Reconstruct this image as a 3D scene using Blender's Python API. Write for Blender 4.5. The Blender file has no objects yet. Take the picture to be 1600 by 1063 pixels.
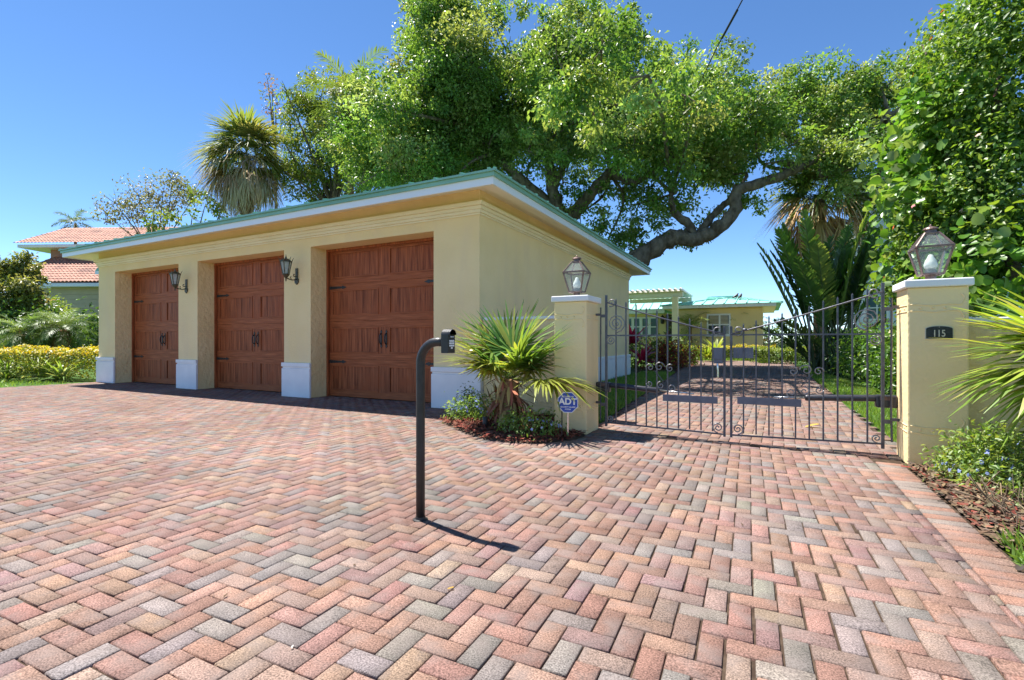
import bpy, math, random
import numpy as np
from mathutils import Vector, Matrix
R = math.radians
C = bpy.context.scene.collection
rng = np.random.default_rng(7)
random.seed(7)

# ------------------------------------------------------------------ camera
H = 1.07
YAW = R(27.4)
cd = bpy.data.cameras.new("camera")
cam = bpy.data.objects.new("camera", cd)
C.objects.link(cam)
cam.location = (0, 0, H)
cam.rotation_euler = (R(90), 0, YAW)
cd.sensor_width = 36.0
cd.lens = 36.0 * 763 / 1600
cd.shift_y = 2.5 / 1600
cd.clip_start = 0.05
cd.clip_end = 3000
bpy.context.scene.camera = cam

# ------------------------------------------------------------------ sky, sun, exposure
SUN_DIR = Vector((-0.42, 0.10, 1.0)).normalized()
w = bpy.data.worlds.new("World")
bpy.context.scene.world = w
w.use_nodes = True
nt = w.node_tree
sky = nt.nodes.new("ShaderNodeTexSky")
sky.sky_type = 'NISHITA'
sky.sun_disc = False
sky.sun_elevation = math.asin(SUN_DIR.z)
sky.sun_rotation = math.atan2(SUN_DIR.x, SUN_DIR.y) % (2 * math.pi)
sky.air_density = 0.8
sky.dust_density = 0.05
sky.altitude = 2600
sky.ozone_density = 1.6
hs_ = nt.nodes.new("ShaderNodeHueSaturation")
hs_.inputs["Saturation"].default_value = 1.16
nt.links.new(sky.outputs[0], hs_.inputs["Color"])
nt.links.new(hs_.outputs[0], nt.nodes["Background"].inputs[0])
nt.nodes["Background"].inputs[1].default_value = 0.11
sd = bpy.data.lights.new("sun", 'SUN')
sd.energy = 5.0
sd.angle = R(0.5)
sd.color = (1.0, 0.955, 0.89)
so = bpy.data.objects.new("sun", sd)
C.objects.link(so)
so.rotation_euler = (-SUN_DIR).to_track_quat('-Z', 'Y').to_euler()
so.location = (-20, 5, 40)
vs = bpy.context.scene.view_settings
vs.view_transform = 'Standard'
vs.look = 'None'
vs.gamma = 1
vs.exposure = 1.22
bpy.context.scene.cycles.max_bounces = 8
bpy.context.scene.cycles.transparent_max_bounces = 12

# ------------------------------------------------------------------ surveying helpers (photo pixel -> place)
_c, _s = math.cos(YAW), math.sin(YAW)
def ray(px, py):
    u = (px - 800) / 763; v = (534 - py) / 763
    return Vector((u * _c - _s, u * _s + _c, v))
def at(px, py, d): return Vector((0, 0, H)) + ray(px, py) * d
def gr(px, py, z=0.0):
    r = ray(px, py); return Vector((0, 0, H)) + r * ((z - H) / r.z)
def ony(px, py, y):
    r = ray(px, py); return Vector((0, 0, H)) + r * (y / r.y)

# ------------------------------------------------------------------ materials
def mat(name, col, rough=0.6, col2=None, scale=4.0, bump=0.0, bscale=60.0, metal=0.0, spec=0.5,
        stretch=(1, 1, 1), detail=6, lo=0.35, hi=0.65, col3=None, scale3=1.0, stretch3=(1, 1, 1), bstretch=None, bdist=0.01):
    m = bpy.data.materials.new(name); m.use_nodes = True
    n = m.node_tree.nodes; l = m.node_tree.links
    b = n["Principled BSDF"]
    b.inputs["Roughness"].default_value = rough
    b.inputs["Metallic"].default_value = metal
    b.inputs["Specular IOR Level"].default_value = spec
    b.inputs["Base Color"].default_value = (*col, 1)
    tc = n.new("ShaderNodeTexCoord")
    def noise(sc, st, det=6):
        mp = n.new("ShaderNodeMapping"); mp.inputs["Scale"].default_value = st
        l.new(tc.outputs["Object"], mp.inputs[0])
        t = n.new("ShaderNodeTexNoise"); t.inputs["Scale"].default_value = sc; t.inputs["Detail"].default_value = det
        l.new(mp.outputs[0], t.inputs["Vector"]); return t
    if col2:
        t = noise(scale, stretch, detail)
        rp = n.new("ShaderNodeValToRGB")
        rp.color_ramp.elements[0].position = lo; rp.color_ramp.elements[1].position = hi
        rp.color_ramp.elements[0].color = (*col, 1); rp.color_ramp.elements[1].color = (*col2, 1)
        l.new(t.outputs["Fac"], rp.inputs[0]); out = rp.outputs[0]
        if col3:
            t3 = noise(scale3, stretch3, 5)
            r3 = n.new("ShaderNodeMapRange"); r3.inputs[1].default_value = .5; r3.inputs[2].default_value = .72
            l.new(t3.outputs["Fac"], r3.inputs[0])
            mx = n.new("ShaderNodeMix"); mx.data_type = 'RGBA'
            l.new(r3.outputs[0], mx.inputs[0]); l.new(out, mx.inputs[6]); mx.inputs[7].default_value = (*col3, 1)
            out = mx.outputs[2]
        l.new(out, b.inputs["Base Color"])
    if bump:
        t = noise(bscale, bstretch or (1, 1, 1), 5)
        bp = n.new("ShaderNodeBump"); bp.inputs["Strength"].default_value = bump; bp.inputs["Distance"].default_value = bdist
        l.new(t.outputs["Fac"], bp.inputs["Height"]); l.new(bp.outputs[0], b.inputs["Normal"])
    return m

def attr_mat(name, rough=0.5, trans=0.0, speckle=0.0, sscale=220, bump=0.0, mottle=0.0, spec=0.5, tint=(1.25, 1.15, .55), two=0.0, stain=0.0):
    """colour comes from the mesh attribute Col (one hue per leaf / brick)"""
    m = bpy.data.materials.new(name); m.use_nodes = True
    n = m.node_tree.nodes; l = m.node_tree.links
    b = n["Principled BSDF"]; b.inputs["Roughness"].default_value = rough; b.inputs["Specular IOR Level"].default_value = spec
    a = n.new("ShaderNodeAttribute"); a.attribute_name = "Col"; out = a.outputs["Color"]
    if speckle or mottle:
        tc = n.new("ShaderNodeTexCoord")
        for amt, sc in ((speckle, sscale), (mottle, 9.0), (stain, .55)):
            if not amt: continue
            t = n.new("ShaderNodeTexNoise"); t.inputs["Scale"].default_value = sc; t.inputs["Detail"].default_value = 7 if sc < 1 else 3
            l.new(tc.outputs["Object"], t.inputs["Vector"])
            mr = n.new("ShaderNodeMapRange"); mr.inputs[1].default_value = .3; mr.inputs[2].default_value = .7
            mr.inputs[3].default_value = 1 - amt; mr.inputs[4].default_value = 1 + amt
            l.new(t.outputs["Fac"], mr.inputs[0])
            mx = n.new("ShaderNodeMix"); mx.data_type = 'RGBA'; mx.blend_type = 'MULTIPLY'; mx.inputs[0].default_value = 1
            l.new(out, mx.inputs[6]); l.new(mr.outputs[0], mx.inputs[7]); out = mx.outputs[2]
            if bump and sc == sscale:
                bp = n.new("ShaderNodeBump"); bp.inputs["Strength"].default_value = bump; bp.inputs["Distance"].default_value = .003
                l.new(t.outputs["Fac"], bp.inputs["Height"]); l.new(bp.outputs[0], b.inputs["Normal"])
    if two:
        tn = n.new("ShaderNodeTexNoise"); tn.inputs["Scale"].default_value = 7.5; tn.inputs["Detail"].default_value = 2
        l.new(tc.outputs["Object"], tn.inputs["Vector"])
        mr = n.new("ShaderNodeMapRange"); mr.inputs[1].default_value = .48; mr.inputs[2].default_value = .72; mr.inputs[4].default_value = two
        l.new(tn.outputs["Fac"], mr.inputs[0])
        mx = n.new("ShaderNodeMix"); mx.data_type = 'RGBA'; l.new(mr.outputs[0], mx.inputs[0]); l.new(out, mx.inputs[6]); mx.inputs[7].default_value = (.19, .155, .14, 1); out = mx.outputs[2]
    l.new(out, b.inputs["Base Color"])
    if trans:
        tr = n.new("ShaderNodeBsdfTranslucent")
        mx = n.new("ShaderNodeMix"); mx.data_type = 'RGBA'; mx.blend_type = 'MULTIPLY'; mx.inputs[0].default_value = 1
        l.new(out, mx.inputs[6]); mx.inputs[7].default_value = (*tint, 1); l.new(mx.outputs[2], tr.inputs[0])
        ms = n.new("ShaderNodeMixShader"); ms.inputs[0].default_value = trans
        l.new(b.outputs[0], ms.inputs[1]); l.new(tr.outputs[0], ms.inputs[2])
        l.new(ms.outputs[0], n["Material Output"].inputs[0])
    return m

def glass_mat(name, tint=(.9, .95, .95), fac=.82):
    m = bpy.data.materials.new(name); m.use_nodes = True
    n = m.node_tree.nodes; l = m.node_tree.links
    b = n["Principled BSDF"]; b.inputs["Roughness"].default_value = .06; b.inputs["Base Color"].default_value = (.55, .6, .6, 1)
    t = n.new("ShaderNodeBsdfTransparent"); t.inputs[0].default_value = (*tint, 1)
    ms = n.new("ShaderNodeMixShader"); ms.inputs[0].default_value = fac
    l.new(b.outputs[0], ms.inputs[1]); l.new(t.outputs[0], ms.inputs[2]); l.new(ms.outputs[0], n["Material Output"].inputs[0])
    return m

M = dict(
    stucco=mat("stucco", (.93, .725, .40), .75, (.88, .67, .345), 1.3, .5, 30, col3=(.86, .66, .375), scale3=1.3, stretch3=(2, 2, .6), bdist=.012, spec=.2),
    stucco_rough=mat("stucco_rough", (.92, .72, .39), .7, (.85, .65, .33), 2.0, .9, 13, bdist=.022, spec=.3),
    trim=mat("trim_cream", (.92, .80, .55), .6, (.87, .74, .48), 2, .08, 40, spec=.3),
    soffit=mat("soffit_cream", (.95, .90, .76), .6, (.91, .84, .68), 1.4, .1, 25, col3=(.93, .87, .72), scale3=2.2, spec=.3),
    white=mat("white_paint", (.86, .85, .85), .5, (.79, .78, .79), 3, .2, 45, bdist=.004),
    fascia=mat("fascia_white", (.86, .88, .92), .4, (.82, .84, .90), 1.2),
    green=mat("green_metal", (.21, .42, .31), .42, (.27, .50, .38), 1.6, metal=.1, col3=(.17, .36, .26), scale3=.8),
    aqua=mat("aqua_metal", (.24, .55, .47), .5, (.29, .60, .52), .7, metal=.1),
    wood_v=mat("wood_vertical", (.17, .038, .012), .5, (.48, .138, .05), 4, .12, 30, stretch=(7, 7, .45), bstretch=(9, 9, .5), col3=(.36, .085, .026), scale3=1.7, lo=.3, hi=.72, bdist=.003, spec=.22),
    wood_h=mat("wood_horizontal", (.24, .058, .018), .5, (.48, .142, .052), 4, .12, 30, stretch=(.6, 7, 8), bstretch=(.6, 9, 9), col3=(.38, .10, .03), scale3=1.3, lo=.3, hi=.7, bdist=.003, spec=.22),
    black=mat("black_iron", (.015, .015, .016), .45, (.028, .026, .026), 20, .1, 80),
    iron=mat("grey_iron", (.07, .07, .085), .38, (.12, .12, .14), 14, .12, 90, metal=.3),
    iron_sunlit=mat("sunlit_iron", (.20, .195, .20), .4, (.30, .29, .29), 14, metal=.3),  # gate scrolls: sunlight on the grey iron, painted in as a paler colour
    cream=mat("cream_paint", (.84, .81, .74), .5, (.78, .75, .68), 1.2),
    plate=mat("grey_plate", (.10, .11, .15), .45, (.15, .16, .20), 7, .06, 40, metal=.3),
    tube=mat("dark_tube", (.035, .036, .045), .3, (.05, .05, .06), 9, metal=.2),
    silver=mat("silver_rod", (.6, .6, .6), .22, metal=.9),
    copper=mat("brown_copper", (.14, .085, .07), .42, (.25, .17, .145), 15, .1, 60, metal=.45),
    bronze=mat("verdigris_bronze", (.055, .05, .032), .5, (.11, .095, .06), 22, .2, 90, metal=.4),
    glass=glass_mat("lamp_glass"), frost=glass_mat("frosted_glass", (.8, .84, .82), .45),
    bulb=mat("bulb_white", (.85, .86, .8), .3),
    socket=mat("socket_grey", (.25, .27, .26), .5),
    bark=mat("oak_bark", (.10, .075, .055), .9, (.24, .19, .145), 5, 1.0, 16, stretch=(1, 1, .5), bdist=.05, spec=.15),
    palmbark=mat("palm_bark", (.16, .085, .045), .9, (.36, .22, .13), 9, 1.0, 24, stretch=(1, 1, 2.5), bdist=.03, spec=.1),
    soil=mat("soil", (.075, .05, .035), .95, (.15, .10, .07), 14, .8, 40, spec=.1),
    lawn=mat("lawn_soil", (.045, .085, .02), .95, (.075, .14, .028), 8, .8, 60, spec=.1),
    joint=mat("joint_sand", (.045, .03, .022), .95, (.085, .06, .042), 25, .5, 200, spec=.1),
    terracotta=mat("terracotta", (.36, .14, .09), .75, (.52, .27, .18), 5.5, .2, 30, col3=(.22, .09, .065), scale3=1.1),
    pink=mat("pink_stucco", (.42, .19, .14), .8, (.38, .17, .13), 2),
    siding=mat("white_siding", (.66, .72, .80), .6, (.72, .76, .82), 1),
    tan=mat("tan_wall", (.56, .47, .34), .8, (.50, .42, .30), 2),
    yellow=mat("yellow_stucco", (.84, .66, .33), .8, (.80, .61, .29), 1, .1, 20),
    pane=mat("window_pane", (.02, .035, .04), .08, (.04, .06, .06), 1.2, spec=.8),
    bluepane=mat("blue_pane", (.06, .12, .15), .08, (.10, .17, .20), 1.2, spec=.8),
    brown=mat("door_brown", (.045, .022, .014), .5),
    signblue=mat("sign_blue", (.01, .06, .40), .35),
    signwhite=mat("sign_white", (.8, .8, .8), .4),
    plaque=mat("plaque_black", (.012, .016, .018), .4, (.03, .036, .038), 60, .3, 150),
    brass=mat("plaque_cream", (.62, .58, .45), .4),
    cable=mat("cable_black", (.012, .012, .014), .6),
    leaf=attr_mat("foliage", .42, .46, spec=.5, tint=(1.4, 1.25, .6)),
    gloss=attr_mat("glossy_foliage", .34, .40, spec=.5, tint=(1.45, 1.35, .6)),
    dry=attr_mat("dry_frond", .8, .15, tint=(1.1, 1, .8), spec=.15),
    brick=attr_mat("paver", .85, 0, .62, 170, .7, .14, spec=.18, two=.6, stain=.22),
    chip=attr_mat("mulch_chip", .85, 0, .25, 120, .3, spec=.15),
    flower=attr_mat("petals", .6, .25, tint=(1, 1, 1)),
)

# ------------------------------------------------------------------ building helpers
def wloc(o):
    v = Vector((0, 0, 0))
    while o: v = v + o.location; o = o.parent
    return v
def tag(o, label, cat, group=None, kind=None):
    o["label"] = label; o["category"] = cat
    if group: o["group"] = group
    if kind: o["kind"] = kind
    return o
def thing(name, label, cat, loc=(0, 0, 0), group=None, rz=0):
    o = bpy.data.objects.new(name, None); C.objects.link(o)
    o.location = loc; o.rotation_euler = (0, 0, rz); o.empty_display_size = .1
    return tag(o, label, cat, group)
def copy_tree(o, parent=None):
    c = o.copy(); C.objects.link(c)
    if parent: c.parent = parent
    for ch in list(o.children): copy_tree(ch, c)
    return c
def finish(name, me, mats, parent, bevel=0, smooth=False, world=True):
    o = bpy.data.objects.new(name, me); C.objects.link(o)
    for m in (mats if isinstance(mats, (list, tuple)) else [mats]): me.materials.append(m)
    if smooth: me.polygons.foreach_set("use_smooth", [True] * len(me.polygons))
    if parent:
        o.parent = parent
        if world: me.transform(Matrix.Translation(-wloc(parent)))
    if bevel:
        b = o.modifiers.new("bevel", 'BEVEL'); b.width = bevel; b.segments = 2; b.limit_method = 'ANGLE'; b.angle_limit = R(40)
    return o

class MB:
    def __init__(s): s.v = []; s.f = []; s.m = []
    def add(s, vs, fs, mi=0):
        k = len(s.v); s.v += [tuple(v) for v in vs]
        for f in fs: s.f.append([i + k for i in f]); s.m.append(mi)
        return s
    def box(s, x0, x1, y0, y1, z0, z1, mi=0):
        return s.add([(x0, y0, z0), (x1, y0, z0), (x1, y1, z0), (x0, y1, z0), (x0, y0, z1), (x1, y0, z1), (x1, y1, z1), (x0, y1, z1)],
                     [(3, 2, 1, 0), (4, 5, 6, 7), (0, 1, 5, 4), (1, 2, 6, 5), (2, 3, 7, 6), (3, 0, 4, 7)], mi)
    def bar(s, p, q, wd, ht, up=(0, 0, 1), mi=0):
        p = Vector(p); q = Vector(q); d = (q - p).normalized(); up = Vector(up)
        a = d.cross(up)
        if a.length < 1e-4: a = d.cross(Vector((0, 1, 0)))
        a.normalize(); b = a.cross(d).normalized()
        r = []
        for e in (p, q):
            for i, j in ((-1, -1), (1, -1), (1, 1), (-1, 1)): r.append(e + a * (i * wd / 2) + b * (j * ht / 2))
        return s.add(r, [(3, 2, 1, 0), (4, 5, 6, 7), (0, 1, 5, 4), (1, 2, 6, 5), (2, 3, 7, 6), (3, 0, 4, 7)], mi)
    def tube(s, pts, rad, n=8, mi=0, caps=True):
        pts = [Vector(p) for p in pts]
        if not isinstance(rad, (list, tuple)): rad = [rad] * len(pts)
        k = len(s.v); a = None
        for i, p in enumerate(pts):
            d = (pts[min(i + 1, len(pts) - 1)] - pts[max(i - 1, 0)]).normalized()
            if a is None:
                a = d.cross(Vector((0.31, 0.17, 0.93)));
                if a.length < .05: a = d.cross(Vector((1, 0, 0)))
            a = (a - d * a.dot(d)).normalized(); b = d.cross(a)
            for j in range(n):
                t = 2 * math.pi * j / n
                s.v.append(tuple(p + (a * math.cos(t) + b * math.sin(t)) * rad[i]))
        for i in range(len(pts) - 1):
            for j in range(n):
                s.f.append([k + i * n + j, k + i * n + (j + 1) % n, k + (i + 1) * n + (j + 1) % n, k + (i + 1) * n + j]); s.m.append(mi)
        if caps:
            s.f.append([k + j for j in reversed(range(n))]); s.m.append(mi)
            s.f.append([k + (len(pts) - 1) * n + j for j in range(n)]); s.m.append(mi)
        return s
    def lathe(s, prof, c=(0, 0, 0), n=16, mi=0, rot=0):
        k = len(s.v)
        for r, z in prof:
            for j in range(n):
                t = 2 * math.pi * j / n + rot
                s.v.append((c[0] + r * math.cos(t), c[1] + r * math.sin(t), c[2] + z))
        for i in range(len(prof) - 1):
            for j in range(n):
                s.f.append([k + i * n + j, k + i * n + (j + 1) % n, k + (i + 1) * n + (j + 1) % n, k + (i + 1) * n + j]); s.m.append(mi)
        s.f.append([k + j for j in reversed(range(n))]); s.m.append(mi)
        s.f.append([k + (len(prof) - 1) * n + j for j in range(n)]); s.m.append(mi)
        return s
    def prism(s, poly, o, ax, ay, az, mi=0):
        """2-D outline extruded along az from o"""
        o = Vector(o); ax = Vector(ax); ay = Vector(ay); az = Vector(az); n = len(poly)
        vs = [o + ax * x + ay * y for x, y in poly] + [o + ax * x + ay * y + az for x, y in poly]
        fs = [list(range(n))[::-1], list(range(n, 2 * n))] + [(i, (i + 1) % n, n + (i + 1) % n, n + i) for i in range(n)]
        return s.add(vs, fs, mi)
    def build(s, name, mats, parent=None, bevel=0, smooth=False, world=True):
        me = bpy.data.meshes.new(name); me.from_pydata(s.v, [], s.f)
        me.polygons.foreach_set("material_index", s.m)
        o = finish(name, me, mats, parent, bevel, smooth, world)
        import bmesh
        b = bmesh.new(); b.from_mesh(me); bmesh.ops.recalc_face_normals(b, faces=b.faces); b.to_mesh(me); b.free()
        return o

def spline(pts, k=6):
    P = [Vector(p) for p in pts]; P = [P[0] * 2 - P[1]] + P + [P[-1] * 2 - P[-2]]; out = []
    for i in range(1, len(P) - 2):
        for j in range(k):
            t = j / k; a, b, c, d = P[i - 1:i + 3]
            out.append(.5 * ((2 * b) + (c - a) * t + (2 * a - 5 * b + 4 * c - d) * t * t + (3 * b - a - 3 * c + d) * t ** 3))
    out.append(P[-2]); return out
def lerps(r, n):
    return [float(x) for x in np.interp(np.linspace(0, len(r) - 1, n), range(len(r)), r)]

TPL = {
    'rhomb': (np.array([(0, 0, 0), (.42, -.5, .10), (1, 0, -.05), (.42, .5, .10)]), [(0, 1, 2), (0, 2, 3)]),
    'round': (np.array([(0, 0, 0), (1, 0, -.06), (.08, -.32, .05), (.45, -.5, .09), (.85, -.33, .03), (.08, .32, .05), (.45, .5, .09), (.85, .33, .03)]),
              [(0, 2, 3, 4, 1), (1, 7, 6, 5, 0)]),
    'strap': (np.array([(0, -.28, 0), (0, .28, 0), (.35, -.5, 0), (.35, .5, 0), (.7, -.36, 0), (.7, .36, 0), (1, -.03, 0), (1, .03, 0)]),
              [(0, 2, 3, 1), (2, 4, 5, 3), (4, 6, 7, 5)]),
    'wide': (np.array([(0, -.5, 0), (0, .5, 0), (.4, -.5, 0), (.4, .5, 0), (.8, -.42, 0), (.8, .42, 0), (1, -.15, 0), (1, .15, 0)]),
             [(0, 2, 3, 1), (2, 4, 5, 3), (4, 6, 7, 5)]),
    'blade': (np.array([(0, -.5, 0), (0, .5, 0), (.5, -.35, 0), (.5, .35, 0), (1, 0, 0)]), [(0, 2, 3, 1), (2, 4, 3)]),
    'chip': (np.array([(0, -.5, 0), (.3, -.6, .05), (1, -.3, 0), (.9, .4, .06), (.2, .5, 0.02)]), [(0, 1, 2, 3, 4)]),
}
def unit(a): return a / np.maximum(np.linalg.norm(a, axis=-1, keepdims=True), 1e-9)
class LB:
    """accumulates many small leaves (numpy) into one mesh with a colour per leaf"""
    def __init__(s): s.V = []; s.L = []; s.T = []; s.C = []; s.n = 0
    def add(s, P, D, N, L, W, col, tpl='rhomb', curve=0.0):
        P = np.atleast_2d(np.asarray(P, float)); n = len(P)
        D = unit(np.broadcast_to(np.asarray(D, float), (n, 3))); N = np.broadcast_to(np.asarray(N, float), (n, 3))
        S = unit(np.cross(D, N)); N = np.cross(S, D)
        L = np.broadcast_to(np.asarray(L, float), (n,)); W = np.broadcast_to(np.asarray(W, float), (n,)); cv = np.broadcast_to(np.asarray(curve, float), (n,))
        T, F = TPL[tpl]; k = len(T)
        up = T[None, :, 2] - cv[:, None] * T[None, :, 0] ** 2
        V = P[:, None] + T[None, :, 0, None] * L[:, None, None] * D[:, None] + T[None, :, 1, None] * W[:, None, None] * S[:, None] + (up * L[:, None])[..., None] * N[:, None]
        s.V.append(V.reshape(-1, 3)); s.C.append(np.repeat(np.broadcast_to(np.asarray(col, float), (n, 3)), k, 0))
        lf = np.concatenate([np.array(f) for f in F]); tt = np.array([len(f) for f in F])
        s.L.append((s.n + np.arange(n)[:, None] * k + lf[None]).reshape(-1)); s.T.append(np.tile(tt, n)); s.n += n * k
        return s
    def tube(s, pts, rad, col, n=6):
        m = MB().tube(pts, rad, n, caps=False)
        s.V.append(np.array(m.v)); s.C.append(np.tile(np.array(col, float), (len(m.v), 1)))
        s.L.append((np.array(m.f) + s.n).reshape(-1)); s.T.append(np.full(len(m.f), 4)); s.n += len(m.v)
        return s
    def build(s, name, m, parent=None, smooth=False):
        V = np.concatenate(s.V); L = np.concatenate(s.L).astype(np.int32); T = np.concatenate(s.T).astype(np.int32); Cc = np.concatenate(s.C)
        me = bpy.data.meshes.new(name)
        me.vertices.add(len(V)); me.vertices.foreach_set("co", V.astype(np.float32).reshape(-1))
        me.loops.add(len(L)); me.loops.foreach_set("vertex_index", L)
        me.polygons.add(len(T)); st = np.concatenate([[0], np.cumsum(T)[:-1]]).astype(np.int32)
        me.polygons.foreach_set("loop_start", st); me.polygons.foreach_set("loop_total", T)
        a = me.attributes.new("Col", 'FLOAT_COLOR', 'POINT')
        a.data.foreach_set("color", np.hstack([Cc, np.ones((len(Cc), 1))]).astype(np.float32).reshape(-1))
        me.update(calc_edges=True)
        return finish(name, me, m, parent, 0, smooth)
def rnd(n, a, b): return rng.uniform(a, b, n)
def sphere(n):
    return unit(rng.normal(size=(n, 3)))
def hues(n, cols, jit=.18):
    cols = np.array(cols, float); i = rng.integers(0, len(cols), n)
    return cols[i] * rnd(n, 1 - jit, 1 + jit)[:, None] * (1 + rng.normal(0, .05, (n, 3)))

# ------------------------------------------------------------------ ground and paving
def sheet(name, poly, z, m, kind='structure'):
    o = MB().add([(x, y, z) for x, y in poly], [tuple(range(len(poly)))]).build(name, m)
    if kind: o["kind"] = kind
    return o
big = [(600 * math.cos(t), 600 * math.sin(t)) for t in np.linspace(0, 2 * math.pi, 48, endpoint=False)]
sheet("ground", big, -.034, M['lawn'])

PAL = np.array([(.42, .235, .17), (.45, .26, .175), (.39, .22, .16), (.46, .29, .19), (.37, .25, .20), (.42, .295, .215), (.30, .27, .235), (.345, .315, .27), (.36, .225, .19), (.44, .325, .23)])
PAL = (PAL * .76 + np.array([.385, .275, .23]) * .24) * np.array([.51, .51, .535])
PW = np.array([.17, .14, .14, .11, .08, .08, .11, .07, .07, .03]); PW = PW / PW.sum()
def bricks(name, x0, x1, y0, y1, s=.09, rot=R(1.6), bed_pad=.0, cut=None, loose=None, border=None, herring=True):
    ox, oy = -4.0, 2.0
    cr, sr = math.cos(rot), math.sin(rot)
    cen = []; siz = []
    pad = 1.0
    I0, I1 = int((x0 - ox - pad) / s), int((x1 - ox + pad) / s); J0, J1 = int((y0 - oy - pad) / s), int((y1 - oy + pad) / s)
    for j in range(J0, J1):
        for i in range(I0, I1):
            k = (i + j) % 4 if herring else None
            if k == 0: cen.append(((i + 1) * s, (j + .5) * s)); siz.append((2 * s, s))
            elif k == 2: cen.append(((i + .5) * s, (j + 1) * s)); siz.append((s, 2 * s))
    cen = np.array(cen); siz = np.array(siz)
    cen = np.stack([cen[:, 0] * cr - cen[:, 1] * sr + ox, cen[:, 0] * sr + cen[:, 1] * cr + oy], 1)
    ang = np.full(len(cen), rot)
    b = .2 if border else 0
    xr = x1 - b
    keep = (cen[:, 0] > x0) & (cen[:, 0] < xr + .085) & (cen[:, 1] > y0) & (cen[:, 1] < y1)
    if cut: keep &= ~cut(cen)
    cen, siz, ang = cen[keep], siz[keep], ang[keep]
    if border:   # a soldier course along the right edge
        yy = np.arange(y0, border, s * 1.02)
        cen = np.vstack([cen, np.stack([np.full(len(yy), x1 - .1), yy], 1)]); siz = np.vstack([siz, np.tile([.199, s], (len(yy), 1))]); ang = np.concatenate([ang, np.zeros(len(yy))])
    n = len(cen); nb = n - (len(yy) if border else 0)
    g = .0052 + np.abs(rng.normal(0, .0016, n))
    hx = siz[:, 0] / 2 - g / 2; hy = siz[:, 1] / 2 - g / 2
    cen = cen + rng.normal(0, .0011, (n, 2)); ang = ang + rng.normal(0, .006, n)
    if loose is not None:
        lw = loose(cen); hx = hx - lw * np.where(siz[:, 0] < siz[:, 1], .011, .002)
    bev = .003
    zt = rng.normal(0, .0011, n); tilt = rng.normal(0, .0065, (n, 2))
    def ring(hx, hy, z, t=1):
        r = []
        for a, c in ((-1, -1), (1, -1), (1, 1), (-1, 1)):
            lx, ly = a * hx, c * hy
            X = cen[:, 0] + lx * np.cos(ang) - ly * np.sin(ang); Y = cen[:, 1] + lx * np.sin(ang) + ly * np.cos(ang)
            Z = z + zt + t * (tilt[:, 0] * lx + tilt[:, 1] * ly)
            r.append(np.stack([X, Y, Z], 1))
        return np.stack(r, 1)
    V = np.concatenate([ring(hx, hy, -.03, 0), ring(hx, hy, -.0045), ring(hx - bev, hy - bev, 0)], 1)   # n,12,3
    if border:
        e = xr + .004 * 0
        V[:nb, :, 0] = np.minimum(V[:nb, :, 0], e - .003)
    ok = (V[:, :, 0].max(1) - V[:, :, 0].min(1)) > .02; V = V[ok]; n0 = n; n = int(ok.sum()); nb = int(ok[:nb].sum())
    F = [(8, 9, 10, 11)] + [(4 + i, 4 + (i + 1) % 4, 8 + (i + 1) % 4, 8 + i) for i in range(4)] + [(i, (i + 1) % 4, 4 + (i + 1) % 4, 4 + i) for i in range(4)]
    F = np.array(F)
    lb = LB(); lb.V = [V.reshape(-1, 3)]
    col = PAL[rng.choice(len(PAL), n, p=PW)] * rnd(n, .84, 1.16)[:, None] * (1 + rng.normal(0, .03, (n, 3)))
    if border: col[nb:] = np.array([(.26, .145, .105), (.245, .16, .125), (.215, .175, .15), (.27, .15, .11)])[rng.integers(0, 4, n - nb)] * rnd(n - nb, .85, 1.1)[:, None]
    lb.C = [np.repeat(col, 12, 0)]
    lb.L = [(np.arange(n)[:, None, None] * 12 + F[None]).reshape(-1)]; lb.T = [np.full(n * 9, 4)]
    o = lb.build(name, M['brick']); o["kind"] = 'structure'
    return o

DX0, DX1 = -15.75, 1.07          # the forecourt
gap_centre = np.array([(.10, 2.05), (.20, 2.5), (.30, 2.9), (.42, 3.4), (.0, 1.7)])
def loose(c):
    d = np.min(np.linalg.norm(c[:, None] - gap_centre[None], axis=2), axis=1)
    return np.clip(1.0 - d / .28, 0, 1) * rnd(len(c), .35, 1.0)
bricks("driveway", DX0, DX1, -1.2, 5.62, loose=loose, border=5.36, cut=lambda c: (c[:, 0] < -3.0) & (c[:, 1] > 5.62))
bricks("garage_apron", DX0, -3.95, 5.62, 6.92)
def rear_cut(c):
    left = -1.86 - .075 * np.clip(c[:, 1] - 6, 0, 40); return (c[:, 0] < left) | (c[:, 0] > 1.2 + .0 * c[:, 1])
bricks("rear_driveway", -4.6, 1.2, 5.62, 32.0, rot=R(-1.2), cut=rear_cut, s=.105)
sheet("paving_bed", [(DX0 - .03, -1.3), (DX1 + .02, -1.3), (DX1 + .02, 5.66), (1.2, 5.66), (1.24, 32.2), (-4.2, 32.2), (-1.9, 6.0), (-1.9, 5.64), (-3.97, 5.64), (-3.97, 6.95), (DX0 - .03, 6.95)], -.011, M['joint'])

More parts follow.
